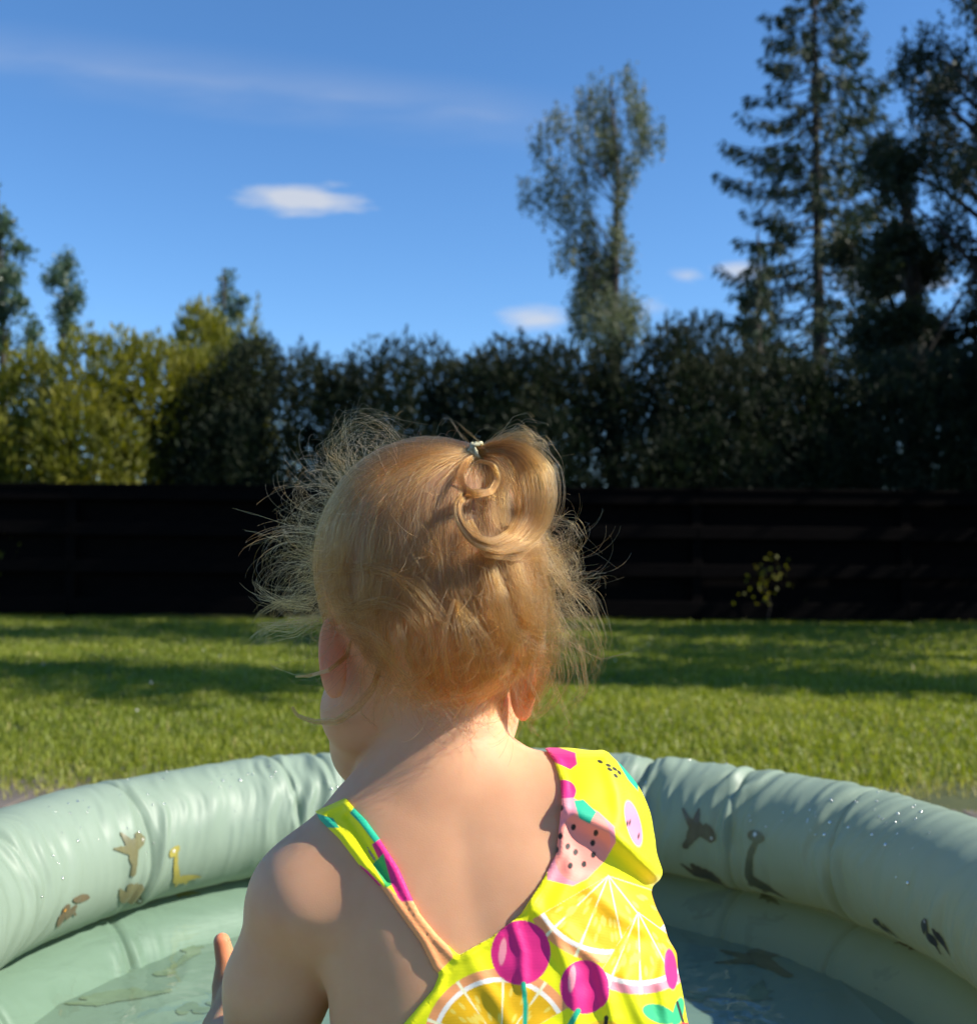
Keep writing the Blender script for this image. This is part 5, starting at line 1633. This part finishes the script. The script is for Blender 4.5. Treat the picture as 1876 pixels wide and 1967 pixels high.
# thin wisps over the nape
for i in range(90):
    x0, y0 = hg.uniform(690, 985), hg.uniform(1180, 1300)
    a = hg.normal(0, 30); c_ = hg.normal(0, 26)
    lock([(x0, y0), (x0 + a * 0.3 + c_ * 0.5, y0 + 34), (x0 + a * 0.7 + c_, y0 + 70), (x0 + a * 1.3 + c_ * 0.4, y0 + hg.uniform(90, 125))], hg.integers(2, 6), [1, 4, 4, 2], [0.002, 0.007, 0.008, 0.005], 0.5, 18, 2.0, 0.00006)
many([[(760, 1190), (770, 1240), (752, 1290), (770, 1330)], [(820, 1180), (836, 1240), (822, 1300), (846, 1345)], [(900, 1230), (888, 1290), (905, 1345), (890, 1385)], [(960, 1250), (975, 1310), (955, 1360), (968, 1395)], [(1000, 1290), (1022, 1345), (1000, 1390), (1030, 1410)]], 5, [3, 6, 6, 3], [0.004, 0.010, 0.010, 0.007], 3, 14, 2.5)
# leaf-shaped lock at the nape
many([[(872, 1150), (856, 1200), (852, 1250), (868, 1300), (902, 1338), (930, 1352)]], 26, [3, 6, 8, 8, 6, 2], [0.004, 0.010, 0.013, 0.010, 0.005], 1, 3, 0.8)
many([[(872, 1150), (905, 1182), (936, 1230), (962, 1280), (970, 1306)]], 26, [3, 6, 8, 7, 3], [0.004, 0.011, 0.014, 0.010], 1, 3, 0.8)
many([[(874, 1160), (882, 1210), (895, 1262), (915, 1310), (934, 1345)], [(876, 1160), (896, 1205), (918, 1256), (938, 1306), (948, 1330)]], 42, [4, 13, 16, 12, 3], [0.003, 0.009, 0.011, 0.006], 1, 3, 0.8)
# smooth fall over the right ear
many([[(935, 1080), (955, 1150), (978, 1230), (998, 1310), (985, 1368)], [(985, 1085), (1008, 1160), (1024, 1240), (1030, 1320), (1000, 1372)], [(1030, 1070), (1046, 1150), (1052, 1240), (1046, 1310), (1020, 1365)]], 46, [14, 20, 20, 15, 5], [0.004, 0.010, 0.011, 0.009, 0.004], 3, 8, 1.2)
many([[(1050, 1020), (1078, 1090), (1092, 1160), (1130, 1200), (1150, 1250), (1130, 1310)], [(1060, 1050), (1095, 1120), (1135, 1165), (1155, 1230), (1140, 1290), (1105, 1320)], [(1050, 1130), (1075, 1220), (1090, 1300), (1060, 1360), (1010, 1378)],
      [(1060, 1180), (1110, 1250), (1120, 1330), (1070, 1380)], [(1040, 1000), (1090, 1010), (1098, 1050), (1080, 1085)], [(1055, 1040), (1100, 1070), (1105, 1110), (1082, 1130)]], 5, [4, 7, 8, 8, 8], [0.004, 0.012, 0.014, 0.010], 6, 14, 3.0)
many([[(1075, 1160), (1120, 1110), (1150, 1105), (1165, 1125)], [(1080, 1230), (1150, 1270), (1200, 1255), (1236, 1252)], [(1060, 1310), (1100, 1390), (1080, 1420)], [(1070, 1120), (1125, 1130), (1160, 1190)]], 3, [2, 3, 4, 4], [0.004, 0.01], 2, 8)

cu_ = bpy.data.hair_curves.new('hair')
cu_.add_curves([len(s) for s in STR])
pos = np.concatenate(STR) - PO.astype(np.float32)
cu_.attributes['position'].data.foreach_set('vector', pos.ravel())
ra = cu_.attributes.get('radius') or cu_.attributes.new('radius', 'FLOAT', 'POINT')
ra.data.foreach_set('value', np.concatenate(RAD))
hm = bpy.data.materials.new('blonde_hair'); hm.use_nodes = True
tr = hm.node_tree; tr.nodes.clear()
hb = N(tr, 'ShaderNodeBsdfHairPrincipled')
hb.parametrization = 'MELANIN'
for nme, val in (('Melanin', 0.27), ('Melanin Redness', 0.88), ('Roughness', 0.32), ('Radial Roughness', 0.42), ('Random Color', 0.60), ('Random Roughness', 0.3), ('Coat', 0.0)):
    if nme in hb.inputs:
        hb.inputs[nme].default_value = val
ho = N(tr, 'ShaderNodeOutputMaterial')
tr.links.new(hb.outputs[0], ho.inputs[0])
cu_.materials.append(hm)
hair_o = bpy.data.objects.new('hair', cu_); COL.objects.link(hair_o); hair_o.parent = person
# cream hair tie: a small twisted elastic
tm, tr, b = mat_new('elastic')
b.inputs['Base Color'].default_value = (0.42, 0.40, 0.25, 1); b.inputs['Roughness'].default_value = 0.8
tl = []
ax_ = unit(at(960, 858, YT - 0.012) - TIE)
u_ = unit(np.cross(ax_, [0.2, 1, 0.1])); v_ = np.cross(ax_, u_)
for s in range(3):
    a = np.linspace(0, 2 * np.pi, 25)
    rr_ = 0.0050 + 0.0008 * np.sin(a * 5 + s * 2)
    tl.append(tube_arr(TIE + ax_ * (0.0012 + 0.0022 * (s - 1) + 0.001 * np.sin(a * 3 + s))[:, None] + rr_[:, None] * (np.cos(a)[:, None] * u_ + np.sin(a)[:, None] * v_), 0.0014, 6))
V, F = join_arr(tl)
obj('hair_tie', mesh_np('hair_tie', V - PO, F), tm, person, label='pale cream elastic hair tie')
